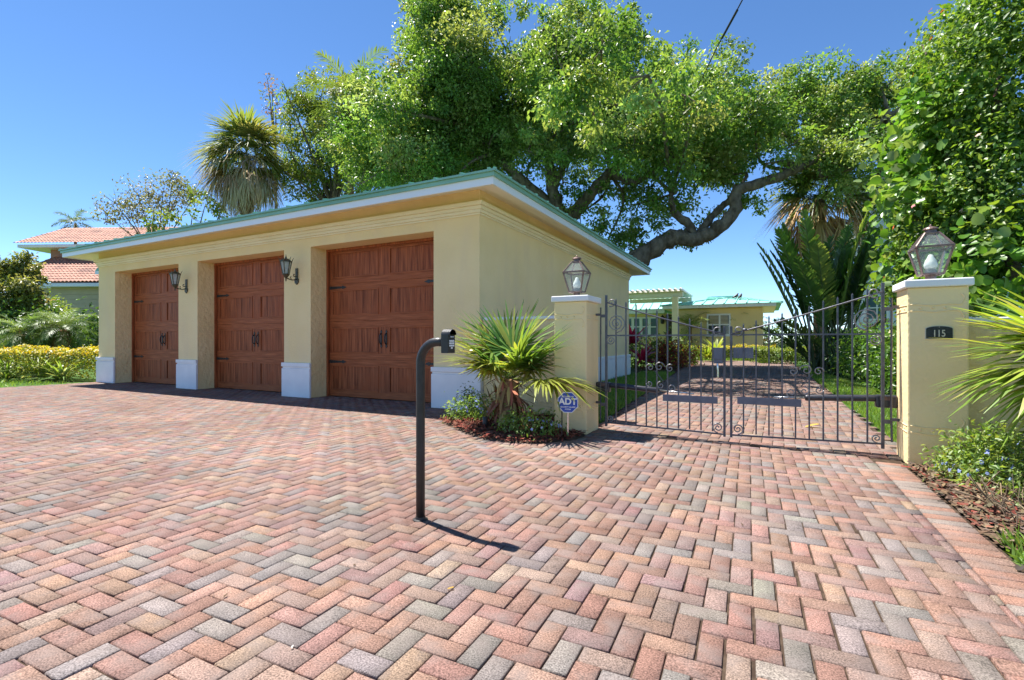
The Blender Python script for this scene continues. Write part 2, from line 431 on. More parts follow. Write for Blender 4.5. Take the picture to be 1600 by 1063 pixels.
def in_poly(P, poly):
    x, y = P[:, 0], P[:, 1]; ins = np.zeros(len(P), bool); n = len(poly)
    for i in range(n):
        x1, y1 = poly[i]; x2, y2 = poly[(i + 1) % n]
        c = ((y1 > y) != (y2 > y)) & (x < (x2 - x1) * (y - y1) / (y2 - y1 + 1e-12) + x1); ins ^= c
    return ins
def scatter(poly, n):
    p = np.array(poly); lo, hi = p.min(0), p.max(0); out = np.zeros((0, 2))
    while len(out) < n:
        q = rng.uniform(lo, hi, (n, 2)); out = np.vstack([out, q[in_poly(q, poly)]])
    return out[:n]
def grass(name, poly, n, h=.07, z=0.0, cols=((.15, .29, .045), (.20, .35, .055), (.25, .37, .08), (.12, .24, .04)), label="short green grass"):
    q = scatter(poly, n); P = np.column_stack([q, np.full(n, z - .01)])
    D = np.column_stack([rng.normal(0, .45, (n, 2)), np.ones(n)]); N = rng.normal(size=(n, 3)); N[:, 2] *= .2
    L = rnd(n, .5, 1.3) * h
    lb = LB().add(P, D, N, L, rnd(n, .10, .16) * h, hues(n, cols), 'blade', rnd(n, .1, .5))
    o = lb.build(name, M['leaf']); tag(o, label, "grass", kind='stuff'); return o
def chips(name, poly, n, label, zf=lambda x, y: .0, cols=((.17, .04, .028), (.24, .06, .04), (.10, .03, .022), (.19, .08, .055), (.27, .10, .07))):
    q = scatter(poly, n); P = np.column_stack([q, [zf(a, b) for a, b in q]]); P[:, 2] += rnd(n, .0, .018)
    D = np.column_stack([rng.normal(size=(n, 2)), rng.normal(0, .22, n)]); N = np.column_stack([rng.normal(0, .35, (n, 2)), np.ones(n)])
    o = LB().add(P, D, N, rnd(n, .03, .075), rnd(n, .012, .024), hues(n, cols, .3), 'chip').build(name, M['chip'])
    tag(o, label, "mulch", kind='stuff'); return o

# ------------------------------------------------------------------ the garage
FY, RX, LX, BY = 6.47, -3.92, -15.73, 15.8
OPEN = [(-14.887, -12.032), (-11.289, -8.407), (-7.658, -4.79)]
TOP, WT, DY = 2.87, 3.44, 6.89
garage = thing("garage", "cream stucco three-door garage with green metal roof edge on the brick forecourt", "garage", (RX, FY, 0))
b = MB()
edges = [LX] + [v for o in OPEN for v in o] + [RX]
PIERS = [(edges[i], edges[i + 1]) for i in range(0, 8, 2)]
for x0, x1 in PIERS:
    k = len(b.f); b.box(x0, x1, FY, 6.95, 0, TOP)
    b.m[k + 3] = 0 if x1 == RX else 1; b.m[k + 5] = 0 if x0 == LX else 1
b.box(LX, RX, FY, 6.95, TOP, WT)
b.box(RX - .2, RX, 6.95, BY, 0, WT).box(LX, LX + .2, 6.95, BY, 0, WT).box(LX + .2, RX - .2, BY - .2, BY, 0, WT)
b.box(LX + .2, RX - .2, 6.96, BY - .2, 3.2, 3.25)
b.build("wall", [M['stucco'], M['stucco_rough']], garage)
BT = ((.045, 0, .55), (.028, .55, .585), (.052, .585, .66))
for i, (x0, x1) in enumerate(PIERS):
    b = MB()
    for p, z0, z1 in BT:
        e0 = LX - p if i == 0 else x0 - p * .45; e1 = RX + p if i == 3 else x1 + p * .45
        b.box(e0, e1, FY - p, FY - .001, z0, z1)
        if i == 3: b.box(RX + .001, RX + p, FY - .001, BY + p, z0, z1)
        if i == 0: b.box(LX - p, LX - .001, FY - .001, BY + p, z0, z1)
    b.build("base_trim", M['white'], garage, bevel=.006)
b = MB()
for p, z0, z1 in ((.018, 3.035, 3.065), (.04, 3.065, 3.115), (.055, 3.115, 3.17), (.085, 3.17, 3.235)):
    b.box(LX - p, RX + p, FY - p, FY - .001, z0, z1)
    b.box(RX + .001, RX + p, FY - .001, BY, z0, z1); b.box(LX - p, LX - .001, FY - .001, BY, z0, z1)
b.build("cornice", M['trim'], garage, bevel=.007)
OV = .56
X0, X1, Y0, Y1 = LX - OV, RX + OV, FY - OV, BY + OV
b = MB()
zi, zo = 3.425, 3.285
inn = [(LX, FY), (RX, FY), (RX, BY), (LX, BY)]; out = [(X0, Y0), (X1, Y0), (X1, Y1), (X0, Y1)]
for i in range(4):
    j = (i + 1) % 4
    b.add([(*inn[i], zi), (*inn[j], zi), (*out[j], zo), (*out[i], zo)], [(0, 1, 2, 3)])
b.build("soffit", M['soffit'], garage)
def rim(o0, o1, z0, z1, name, m, bevel=.004):
    b = MB(); a, c = o0, o1
    b.box(X0 - c, X1 + c, Y0 - c, Y0 - a, z0, z1).box(X1 + a, X1 + c, Y0 - a, Y1 + a, z0, z1)
    b.box(X0 - c, X0 - a, Y0 - a, Y1 + a, z0, z1).box(X0 - c, X1 + c, Y1 + a, Y1 + c, z0, z1)
    return b.build(name, m, garage, bevel=bevel)
rim(-.03, 0, 3.265, 3.378, "fascia", M['fascia'])
rim(.0, .03, 3.372, 3.432, "drip_edge", M['green'], .003)
b = MB()
ea = .058; rz = 3.462; hd = (Y1 - Y0) / 2 + ea; pt = .2
e0 = [(X0 - ea, Y0 - ea), (X1 + ea, Y0 - ea), (X1 + ea, Y1 + ea), (X0 - ea, Y1 + ea)]
rg = [(X0 - ea + hd, (Y0 + Y1) / 2), (X1 + ea - hd, (Y0 + Y1) / 2)]
b.add([(*p, rz - .03) for p in e0] + [(*p, rz) for p in e0] + [(*p, rz + hd * pt) for p in rg],
      [(3, 2, 1, 0), (0, 1, 5, 4), (1, 2, 6, 5), (2, 3, 7, 6), (3, 0, 4, 7), (4, 5, 9, 8), (5, 6, 9), (6, 7, 8, 9), (7, 4, 8)])
k = X0
while k < X1:
    dd = max(.05, min(hd, k - X0, X1 - k)); b.bar((k, Y0 - ea + .005, rz + .012), (k, Y0 - ea + dd, rz + .012 + dd * pt), .03, .028); k += .46
k = Y0
while k < Y1:
    dd = max(.05, min(hd, k - Y0, Y1 - k))
    b.bar((X1 + ea - .005, k, rz + .012), (X1 + ea - dd, k, rz + .012 + dd * pt), .03, .028); k += .46
b.build("roof", M['green'], garage)

def make_door(x0, x1):
    d = bpy.data.objects.new("garage_door", None); C.objects.link(d); d.parent = garage; d.location = Vector((x0, DY, 0)) - garage.location
    wd = x1 - x0; sec = (TOP + .03) / 4
    b = MB()
    b.box(0, wd, .012, .05, .012, TOP + .03, 1)
    for r in range(4):
        z0 = .012 + r * sec; z1 = z0 + sec - .007
        px0 = [.125, wd / 2 + .125]; px1 = [wd / 2 - .125, wd - .125]; pz0, pz1 = z0 + .115, z1 - .11
        # rails run wood_h, stiles and fields wood_v; butted end to end
        b.box(.042, wd - .042, 0, .012, z0, pz0, 1); b.box(.042, wd - .042, 0, .012, pz1, z1, 1)
        for s0, s1 in ((.042, px0[0]), (px1[0], px0[1]), (px1[1], wd - .042)): b.box(s0, s1, 0, .012, pz0, pz1, 0)
        for c in range(2):
            a, e = px0[c], px1[c]
            m = .026
            for q in ((a, e, pz0, pz0 + m), (a, e, pz1 - m, pz1), (a, a + m, pz0 + m, pz1 - m), (e - m, e, pz0 + m, pz1 - m)):
                b.box(q[0], q[1], -.009, .006, q[2], q[3], 1 if q[1] - q[0] > .1 else 0)
            npk = 6; pw = (e - a - 2 * m) / npk
            for t in range(npk): b.box(a + m + t * pw + .001, a + m + (t + 1) * pw - .001, .009, .0125, pz0 + m, pz1 - m, 0)
    leaf = b.build("door_leaf", [M['wood_v'], M['wood_h']], d, bevel=.003, world=False)
    f = MB(); f.box(0, .04, -.05, -.002, .005, TOP); f.box(wd - .04, wd, -.05, -.002, .005, TOP); f.box(.04, wd - .04, -.05, -.002, TOP - .05, TOP)
    f.build("door_frame", M['wood_v'], d, bevel=.004, world=False)
    for sx, ex in ((0.045, 1), (wd - .045, -1)):
        for z in (.68, 2.12):
            h = MB(); L = .46
            h.prism([(0, -.032), (L * .72, -.017), (L * .78, -.034), (L, 0), (L * .78, .034), (L * .72, .017), (0, .032)], (sx, -.007, z), (ex, 0, 0), (0, 0, 1), (0, -.006, 0))
            for q in (.06, .2): h.lathe([(.009, 0), (.006, .006)], (0, 0, 0), 8); vv = h.v[-16:]; h.v[-16:] = [(sx + ex * q + x, -.013 - zz, z + y) for x, y, zz in vv]
            h.build("hinge", M['black'], d, world=False)
    for ex in (-.062, .062):
        h = MB(); c = wd / 2 + ex; zc = 1.12
        h.prism([(0, -.17), (.022, -.135), (.014, -.10), (.017, 0), (.014, .10), (.022, .135), (0, .17), (-.022, .135), (-.014, .10), (-.017, 0), (-.014, -.10), (-.022, -.135)], (c, -.004, zc), (1, 0, 0), (0, 0, 1), (0, -.006, 0))
        h.tube(spline([(c, -.008, zc - .10), (c, -.04, zc - .075), (c, -.055, zc), (c, -.04, zc + .075), (c, -.008, zc + .10)], 4), .011, 8)
        h.build("handle", M['black'], d, world=False)
    return d
for o in OPEN: make_door(*o)

# ------------------------------------------------------------------ wall lanterns
def wall_lantern():
    t = thing("wall_lantern", "crowned coach lantern on the pier between the farthest and middle garage doors", "wall lantern", (0, 0, 0), "coach lanterns on the garage pillars")
    p = MB(); p.prism([(0, -.17), (.05, -.13), (.055, -.075), (.032, -.04), (.032, .15), (-.032, .15), (-.032, -.04), (-.055, -.075), (-.05, -.13)], (0, 0, 0), (1, 0, 0), (0, 0, 1), (0, -.022, 0))
    p.build("back_plate", M['bronze'], t, bevel=.004)
    a = MB(); a.tube(spline([(0, -.02, -.06), (0, -.10, -.085), (0, -.19, -.075), (0, -.25, -.06)], 6), .011, 8)
    a.tube(spline([(0, -.02, .0), (0, -.06, -.02), (0, -.085, .005), (0, -.075, .03), (0, -.055, .02)], 5), .008, 6)
    a.tube(spline([(0, -.13, -.08), (0, -.15, -.04), (0, -.135, -.02)], 5), .008, 6)
    a.build("bracket", M['bronze'], t, smooth=True)
    c = (0, -.25, 0)
    f = MB(); f.lathe([(.006, -.13), (.013, -.10), (.012, -.075), (.028, -.055), (.05, -.02), (.066, .0), (.066, .015)], c, 12)
    rb, rt, zb, zt = .058, .102, .015, .245
    for k in range(6):
        a0 = R(60 * k); ca, sa = math.cos(a0), math.sin(a0); a1 = R(60 * k + 60)
        f.bar((ca * rb, -.25 + sa * rb, zb), (ca * rt, -.25 + sa * rt, zt), .012, .012)
        f.bar((ca * rt, -.25 + sa * rt, zt), (math.cos(a1) * rt, -.25 + math.sin(a1) * rt, zt), .016, .02)
        f.tube([(ca * rt, -.25 + sa * rt, zt), (ca * (rt + .012), -.25 + sa * (rt + .012), zt + .04), (ca * (rt + .036), -.25 + sa * (rt + .036), zt + .085)], [.008, .006, .002], 5)
    f.build("frame", M['bronze'], t)
    r = MB(); r.lathe([(.105, .247), (.085, .275), (.05, .295), (.02, .305), (.014, .33), (.007, .35), (.002, .385)], c, 6); r.build("cap", M['bronze'], t)
    g = MB(); g.lathe([(rb - .004, zb + .002), (rt - .006, zt - .004)], c, 6); g.build("glass", M['frost'], t)
    u = MB(); u.lathe([(.012, .02), (.012, .08), (.017, .10), (.019, .13), (.010, .17), (.003, .185)], c, 10); u.build("bulb", M['bulb'], t, smooth=True)
    return t
wl = wall_lantern(); wl.location = (-11.70, FY, 2.335)
w2 = copy_tree(wl); w2.location = (-8.03, FY, 2.335); w2["label"] = "crowned coach lantern on the pier between the middle and nearest garage doors"

# ------------------------------------------------------------------ gate pillars with lanterns, low walls, number plaque
def pillar(label, x0, x1, y0, y1, z, sides):
    t = thing("gate_pillar", label, "pillar", ((x0 + x1) / 2, (y0 + y1) / 2, 0), "stucco pillars at either side of the gate")
    MB().box(x0, x1, y0, y1, -.02, z).build("shaft", M['stucco'], t, bevel=.012)
    c = MB(); c.box(x0 - .028, x1 + .028, y0 - .028, y1 + .028, z, z + .068); c.build("cap", M['white'], t, bevel=.01)
    r = MB(); e = .004
    def strap(zc, f0, f1):
        for zz in (zc - .028, zc + .028):
            n = 14; pts = []
            for i in range(n + 1):
                u = i / n; pts.append((x0 + .02 + (x1 - x0 - .08) * u, y0 - e * .2, zz + .006 * math.sin(9 * u + zz * 5)))
            sgn = 1 if zz > zc else -1
            pts += [(x1 - .045, y0 - e * .2, zz + sgn * .02), (x1 - .03, y0 - e * .2, zz + sgn * .06), (x1 - .05, y0 - e * .2, zz + sgn * .09)]
            r.tube(spline(pts, 2), .006, 6)
            for sx in sides:
                X = x0 if sx < 0 else x1
                r.tube([(X + sx * e * .2, y0 + .02, zz), (X + sx * e * .2, (y0 + y1) / 2, zz + .004), (X + sx * e * .2, y1 - .02, zz)], .005, 6)
        for u in (.22, .42, .62):
            r.lathe([(.011, 0), (.009, .005), (.004, .009)], (0, 0, 0), 8); vv = r.v[-24:]
            r.v[-24:] = [(x0 + (x1 - x0) * u + a, y0 - c_, zc + b_) for a, b_, c_ in vv]
        for sx in sides:
            for u in (.25, .6):
                r.lathe([(.010, 0), (.008, .005), (.004, .008)], (0, 0, 0), 8); vv = r.v[-24:]; X = x0 if sx < 0 else x1
                r.v[-24:] = [(X + sx * c_, y0 + (y1 - y0) * u + a, zc + b_) for a, b_, c_ in vv]
    strap(1.36, 0, 1); strap(.30, 0, 1)
    r.build("relief_strap", M['stucco'], t, smooth=True)
    return t
pillar("cream stucco gate pillar with white cap standing behind the fan palm", -2.235, -1.83, 5.4, 5.86, 1.54, (1,))
pillar("cream stucco gate pillar with white cap carrying the house number", 1.11, 1.52, 5.4, 5.81, 1.54, (-1,))

def post_lantern():
    t = thing("post_lantern", "brown glass lantern on the pillar beside the fan palm", "lantern", (0, 0, 0), "glass lanterns topping the gate pillars")
    bz, sz, tz = .062, .298, .428; bh, sh, th = .074, .129, .048
    MB().lathe([(.06, 0), (.06, .006), (.040, .008), (.040, .054), (.05, .056), (.05, .062)], (0, 0, 0), 16).build("base", M['copper'], t)
    f = MB(); g = MB()
    cs = [(-1, -1), (1, -1), (1, 1), (-1, 1)]
    for i in range(4):
        a = cs[i]; c = cs[(i + 1) % 4]
        P = lambda q, h, z: Vector((q[0] * h, q[1] * h, z))
        f.bar(P(a, bh, bz), P(c, bh, bz), .016, .016); f.bar(P(a, sh, sz), P(c, sh, sz), .016, .018); f.bar(P(a, th, tz), P(c, th, tz), .014, .014)
        f.bar(P(a, bh, bz), P(a, sh, sz), .016, .016); f.bar(P(a, sh, sz), P(a, th, tz), .014, .014)
        k = .96
        g.add([P(a, bh * k, bz), P(c, bh * k, bz), P(c, sh * k, sz), P(a, sh * k, sz)], [(0, 1, 2, 3)])
        g.add([P(a, sh * k, sz), P(c, sh * k, sz), P(c, th * k, tz), P(a, th * k, tz)], [(0, 1, 2, 3)])
    f.build("frame", M['copper'], t, bevel=.002)
    g.build("glass", M['glass'], t)
    MB().lathe([(.048, tz), (.042, tz + .012), (.04, tz + .032), (.058, tz + .036), (.05, tz + .05), (.02, tz + .062), (.008, tz + .066), (.011, tz + .074), (.003, tz + .082)], (0, 0, 0), 16).build("finial", M['copper'], t)
    MB().lathe([(.042, bz), (.042, .105), (.038, .108)], (0, 0, 0), 14).build("socket", M['socket'], t)
    MB().lathe([(.030, .108), (.047, .125), (.050, .15), (.040, .185), (.024, .215), (.017, .235), (.012, .24)], (0, 0, 0), 16).build("bulb", M['bulb'], t, smooth=True)
    return t
pl = post_lantern(); pl.location = (-2.03, 5.63, 1.608)
p2 = copy_tree(pl); p2.location = (1.315, 5.605, 1.608); p2["label"] = "brown glass lantern on the house-number pillar in front of the leafy mass"

def text_mesh(s, size, name, m, parent, loc, rx, extrude=.002, bold=0.0, sx=1.0):
    cu = bpy.data.curves.new(name, 'FONT'); cu.body = s; cu.size = size; cu.extrude = extrude; cu.align_x = 'CENTER'; cu.align_y = 'CENTER'; cu.offset = bold
    o = bpy.data.objects.new("tmp_text", cu); C.objects.link(o); bpy.context.view_layer.update()
    me = bpy.data.meshes.new_from_object(o.evaluated_get(bpy.context.evaluated_depsgraph_get()))
    bpy.data.objects.remove(o)
    me.transform(Matrix.Translation(loc) @ rx @ Matrix.Diagonal((sx, 1, 1, 1))); me.materials.clear()
    o = finish(name, me, m, parent, world=False); return o
FRONT = Matrix.Rotation(R(90), 4, 'X')
t = thing("number_plaque", "black arched plaque reading 115 on the right gate pillar", "house number", (1.322, 5.4, 1.092))
hw = .094
arch = [(-hw, 0), (hw, 0)] + [(hw * math.cos(a), .088 + .026 * math.sin(a)) for a in np.linspace(0, math.pi, 15)]
MB().prism([(x * 1.0, z) for x, z in arch], (0, 0, 0), (1, 0, 0), (0, 0, 1), (0, -.010, 0)).build("rim", M['brass'], t, world=False)
arch2 = [(x * .94, .005 + z * .92) for x, z in arch]
MB().prism(arch2, (0, -.0095, 0), (1, 0, 0), (0, 0, 1), (0, -.004, 0)).build("face", M['plaque'], t, world=False)
text_mesh("115", .082, "digits", M['brass'], t, (-.002, -.0145, .046), FRONT, .002, .001, .72)
MB().lathe([(.005, 0), (.004, .004)], (0, 0, 0), 8).build("screw", M['brass'], t, world=False).location = (0, -.0135, .101)

def low_wall(name, label, x0, x1, y0, y1, z, ov):
    t = thing(name, label, "wall", ((x0 + x1) / 2, y0, 0))
    MB().box(x0, x1, y0, y1, -.02, z).build("wall", M['stucco_rough'], t)
    MB().box(x0, x1, y0 - ov, y1 + ov, z, z + .045).build("coping", M['white'], t, bevel=.008)
low_wall("garden_wall", "short stucco wall with white coping between the garage and the palm's pillar", RX + .053, -2.1, 6.50, 6.66, 1.395, .02)
low_wall("garden_wall", "stucco garden wall behind the blue flowers, running off from the number pillar", 1.522, 9.0, 5.62, 5.80, 1.235, .018)

# ------------------------------------------------------------------ the gate
GY = 5.70
XL, XM, XR = -1.685, -.354, .985
def rail_z(x):
    d = abs(x - XM); return 1.142 + .262 * d + .028 * d * d
def spiral(cx, cz, r0, turns, a0, sgn=1, y=GY, n=26, r1=.12):
    return [(cx + sgn * (r0 * (1 - (1 - r1) * i / n)) * math.cos(a0 + 2 * math.pi * turns * i / n), y, cz + (r0 * (1 - (1 - r1) * i / n)) * math.sin(a0 + 2 * math.pi * turns * i / n)) for i in range(n + 1)]
def gate_leaf(xh, xc, label):
    sg = 1 if xc > xh else -1
    t = thing("gate_leaf", label, "gate", (xh, GY, 0), "leaves of the wrought iron driveway gate")
    s = MB(); s.bar((xh, GY, .06), (xh, GY, 1.625), .026, .026); s.build("hinge_stile", M['iron'], t, bevel=.002)
    s = MB(); s.bar((xc, GY, .05), (xc, GY, 1.235), .024, .024); s.build("meeting_stile", M['iron'], t, bevel=.002)
    h = MB(); hx = xh - sg * .068
    h.tube(spline([(hx, GY - .01, .13), (hx - .004, GY, .5), (hx, GY, 1.48)], 4), .009, 6)
    for z in (.30, 1.36): h.box(min(hx, xh) - .004, max(hx, xh) + .004, GY - .016, GY + .016, z, z + .035)
    for z in (.325, 1.38): h.box(min(hx, hx - sg * .06), max(hx, hx - sg * .06), GY - .012, GY + .012, z, z + .028)
    h.build("hinge_rod", M['iron'], t)
    for z0, nm in ((.105, "bottom_rail"), (1.142, "middle_rail")):
        MB().bar((xh, GY, z0), (xc, GY, z0 - (.03 if z0 < .2 else 0)), .016, .016).build(nm, M['iron'], t)
    r = MB(); pts = [(x, GY - .011, rail_z(x)) for x in np.linspace(xh, xc, 14)]
    r.tube(pts, .0085, 6); r.build("top_rail", M['iron'], t, smooth=True)
    nb = 10
    for i in range(1, nb + 1):
        x = xh + (xc - xh) * i / (nb + 1) * 1.0
        z1 = rail_z(x) + .085 + random.uniform(-.01, .01)
        q = MB(); q.bar((x, GY, .10), (x, GY, z1 - .02), .0145, .0145)
        q.add([(x - .0073, GY - .0073, z1 - .02), (x + .0073, GY - .0073, z1 - .02), (x + .0073, GY + .0073, z1 - .02), (x - .0073, GY + .0073, z1 - .02), (x, GY, z1)], [(0, 1, 4), (1, 2, 4), (2, 3, 4), (3, 0, 4)])
        q.build("bar", M['iron'], t)
    def sc(cx, cz, r, turns, a0, s=1, y=GY - .014, rad=.0066):
        MB().tube(spiral(cx, cz, r, turns, a0, s, y), rad, 6).build("scroll", M['iron_sunlit'], t, smooth=True)
    sc(xh + sg * .122, 1.285, .112, 2.6, R(-90), sg)
    sc(xh + sg * .065, 1.535, .052, 1.3, R(-120), sg)
    sc(xh + sg * .062, 1.085, .055, 1.9, R(100), sg)
    sc(xh + sg * .05, .155, .04, 1.6, R(-100), sg)
    sc(xc - sg * .064, .145, .056, 1.8, R(-90), -sg)
    sc(xc - sg * .062, 1.19, .055, 1.1, R(-90), -sg)
    xa = xh + sg * .62
    for dx, dz, rr, sgn, a0 in ((-.105, .775, .045, -1, 0), (.0, .785, .058, 1, 0), (.115, .77, .047, 1, 60), (-.11, .59, .038, 1, 180), (.015, .575, .045, 1, 90), (.13, .55, .05, 1, -120)):
        sc(xa + sg * dx, dz, rr, 1.35, R(a0), sg * sgn, rad=.006)
    MB().tube([(xa - sg * .055, GY - .013, .745), (xa + sg * .045, GY - .013, .62)], .005, 6).build("brace", M['iron'], t)
    return t
gl = gate_leaf(XL, -.387, "wrought iron gate leaf hinged beside the fan palm, with latch box and lever")
g2 = gate_leaf(XR, -.321, "wrought iron gate leaf hinged on the number pillar, with ribbed grey strike plate")
# plates and latch on the leaves
MB().box(-1.026, -.453, GY - .025, GY - .009, .40, .475).build("cover_plate", M['plate'], gl, bevel=.002)
MB().box(-.262, .322, GY - .025, GY - .009, .413, .488).build("cover_plate", M['plate'], g2, bevel=.002)
lb_ = MB().box(-.494, -.402, GY - .03, GY + .03, .88, 1.005); lb_.box(-.494, -.402, GY - .02, GY + .02, .835, .88); lk = lb_.build("latch_box", M['plate'], gl, bevel=.003)
MB().tube(spline([(-.455, GY - .03, .835), (-.452, GY - .052, .82), (-.448, GY - .055, .74), (-.448, GY - .055, .675)], 4), .012, 8).build("handle", M['silver'], lk, smooth=True)
pp = MB()
for i in range(6): pp.box(-.303 + i * .0325, -.272 + i * .0325, GY + .01, GY + .018 + .002 * (i % 2), .895, 1.008)
pp.build("strike_plate", M['plate'], g2)
MB().lathe([(.0, -.018), (.018, -.012), (.027, 0), (.018, .012), (.0, .018)], (-.19, GY - .015, 1.195), 12).build("knob", M['iron'], g2, smooth=True)

def opener(label, xp, xe, xr, z0, z1, zr):
    sg = 1 if xe > xp else -1
    t = thing("gate_opener", label, "gate opener", (xp, GY + .09, z0), "linear gate opener arms")
    y = GY + .085
    MB().tube([(xp + sg * .16, y, z0), (xp + sg * .175, y, z0), (xe - sg * .015, y, z1), (xe, y, z1)], [.030, .033, .031, .027], 14).build("housing", M['tube'], t, smooth=True)
    m = MB(); m.box(min(xp, xp + sg * .17), max(xp, xp + sg * .17), y - .042, y + .042, z0 - .085, z0 + .035); m.build("motor_box", M['tube'], t, bevel=.015)
    MB().box(min(xp + sg * .06, xp + sg * .14), max(xp + sg * .06, xp + sg * .14), y - .044, y - .0425, z0 - .012, z0 + .022).build("sticker", M['copper'], t)
    MB().tube([(xe, y, z1), (xr, y - .05, zr)], .009, 8).build("rod", M['silver'], t, smooth=True)
    return t
opener("dark opener arm with silver rod behind the leaf near the fan palm", -1.83, -1.09, -.70, .545, .508, .49)
opener("dark opener arm with silver rod reaching from the number pillar", 1.11, .36, .08, .525, .50, .495)

# ------------------------------------------------------------------ keypad post
kp = thing("keypad_post", "dark bent pipe post with an entry keypad standing on the brick forecourt", "keypad post", (-1.84, 2.354, 0))
px, py = -1.84, 2.354; rr = .125; zt = 1.068
pts = [(px, py, -.02), (px, py, .4), (px, py, zt - rr)] + [(px + rr - rr * math.cos(a), py, zt - rr + rr * math.sin(a)) for a in np.linspace(0, math.pi / 2, 10)[1:]] + [(px + rr + .05, py, zt)]
MB().tube(pts, .0265, 18).build("pipe", M['black'], kp, smooth=True)
bp_ = MB(); bp_.lathe([(.045, -.005), (.045, .004), (.031, .007), (.029, .02)], (px, py, 0), 20)
bp_.build("base_collar", M['black'], kp)
kb = MB()
KX0, KX1, KW, KZ = px + rr + .05, px + rr + .10, .036, 1.003
prof = [(-KW, KZ), (KW, KZ), (KW, KZ + .105)] + [(KW * math.cos(a), KZ + .105 + .034 * math.sin(a)) for a in np.linspace(.15, math.pi - .15, 9)] + [(-KW, KZ + .105)]
kb.prism(prof, (KX0, py, 0), (0, 1, 0), (0, 0, 1), (KX1 - KX0, 0, 0))
hd_ = [(KW * math.cos(a), KZ + .105 + .034 * math.sin(a)) for a in np.linspace(0, math.pi, 11)]
kb.prism(hd_ + [(y * .86, KZ + .105 + (z - KZ - .105) * .84) for y, z in reversed(hd_)], (KX1 - .001, py, 0), (0, 1, 0), (0, 0, 1), (.012, 0, 0))
kbo = kb.build("keypad", M['black'], kp, bevel=.003)
for r_ in range(4):
    for c_ in range(3):
        if r_ == 3 and c_ != 1: continue
        MB().box(KX1, KX1 + .003, py - .024 + c_ * .0165, py - .010 + c_ * .0165, KZ + .066 - r_ * .0135, KZ + .076 - r_ * .0135).build("button", M['signwhite'], kbo)
MB().prism([(-.016, 0), (.016, 0), (.012, .007), (.004, .004), (-.004, .004), (-.012, .007)], (KX1 + .0005, py, KZ + .092), (0, 1, 0), (0, 0, 1), (.003, 0, 0)).build("emblem", M['signwhite'], kbo)

# ------------------------------------------------------------------ palms
GREEN = [(.10, .20, .03), (.16, .28, .035), (.07, .15, .03), (.22, .32, .04)]
def fan_frond(root, P, az, el, pet, Lf, n=34, spread=150, droop=.35, cols=GREEN, wd=.032, m='gloss', tipcol=None, cup=.25, petcol=(.20, .26, .06)):
    P = Vector(P); a, e = R(az), R(el)
    f = Vector((math.cos(a) * math.cos(e), math.sin(a) * math.cos(e), math.sin(e)))
    s = Vector((-math.sin(a), math.cos(a), 0)); u = s.cross(f) * -1
    if u.z < 0: u = -u
    if abs(u.z) < .05: u = Vector((0, 0, 1)).cross(s)
    # bend of the petiole
    mid = P + f * pet * .55; end = P + f * pet - Vector((0, 0, pet * droop * .25))
    lb = LB(); lb.tube(spline([P, mid, end], 4), [.012] * 5 + [.007] * 4, petcol, 5)
    ph = np.radians(np.linspace(-spread, spread, n) + rng.normal(0, 2.0, n))
    F, S_, U = np.array(f), np.array(s), np.array(u)
    D = np.cos(ph)[:, None] * F + np.sin(ph)[:, None] * S_ + (cup * (1 - np.cos(ph) * .3))[:, None] * U * rnd(n, .7, 1.3)[:, None]
    L = Lf * (1 - .28 * (np.abs(ph) / np.radians(spread)) ** 1.5) * rnd(n, .85, 1.05)
    N = U[None] - .3 * D + rng.normal(0, .12, (n, 3))
    # leaflets fall under their own weight: bend against world up
    col = hues(1, cols, .15)[0] * rnd(n, .85, 1.15)[:, None]
    if tipcol is not None: col = np.where((rng.random(n) < .22)[:, None], np.array(tipcol), col)
    Nn = np.tile(np.array([0, 0, 1.0]), (n, 1)) * .6 + N * .6
    lb.add(np.array(end)[None] + D * .02, D, Nn, L, wd * rnd(n, .8, 1.2), col, 'strap', droop * rnd(n, .6, 1.5))
    return lb.build("frond", M[m], root)
def palm_trunk(root, p0, p1, r0, r1, shag=0, cols=((.30, .20, .10), (.38, .16, .11), (.45, .36, .15)), L=.2):
    p0 = Vector(p0); p1 = Vector(p1)
    tr = MB(); pts = spline([p0 - Vector((0, 0, .06)), p0.lerp(p1, .4), p1], 5); tr.tube(pts, lerps([r0, r0 * 1.05, r1], len(pts)), 14)
    o = tr.build("trunk", M['palmbark'], root, smooth=True)
    if shag:
        t = rnd(shag, .1, 1.05); a = rnd(shag, 0, 2 * math.pi); rad = r0 + (r1 - r0) * t
        P = np.array(p0)[None] + t[:, None] * np.array(p1 - p0)[None] + np.stack([np.cos(a) * rad, np.sin(a) * rad, 0 * a], 1)
        D = np.stack([np.cos(a) * .35, np.sin(a) * .35, rnd(shag, -1.0, .5)], 1); N = np.stack([np.cos(a), np.sin(a), .5 + 0 * a], 1)
        LB().add(P, D, N, rnd(shag, .5, 1.2) * L, L * .13, hues(shag, cols), 'strap', .35).build("leaf_base", M['dry'], root)
    return o
t = thing("fan_palm", "stout yellow-green fan palm in the red mulch bed in front of the gate pillar", "palm", (-2.84, 5.36, 0))
palm_trunk(t, (-2.86, 5.36, 0), (-2.80, 5.34, .62), .135, .10, 110, L=.34)
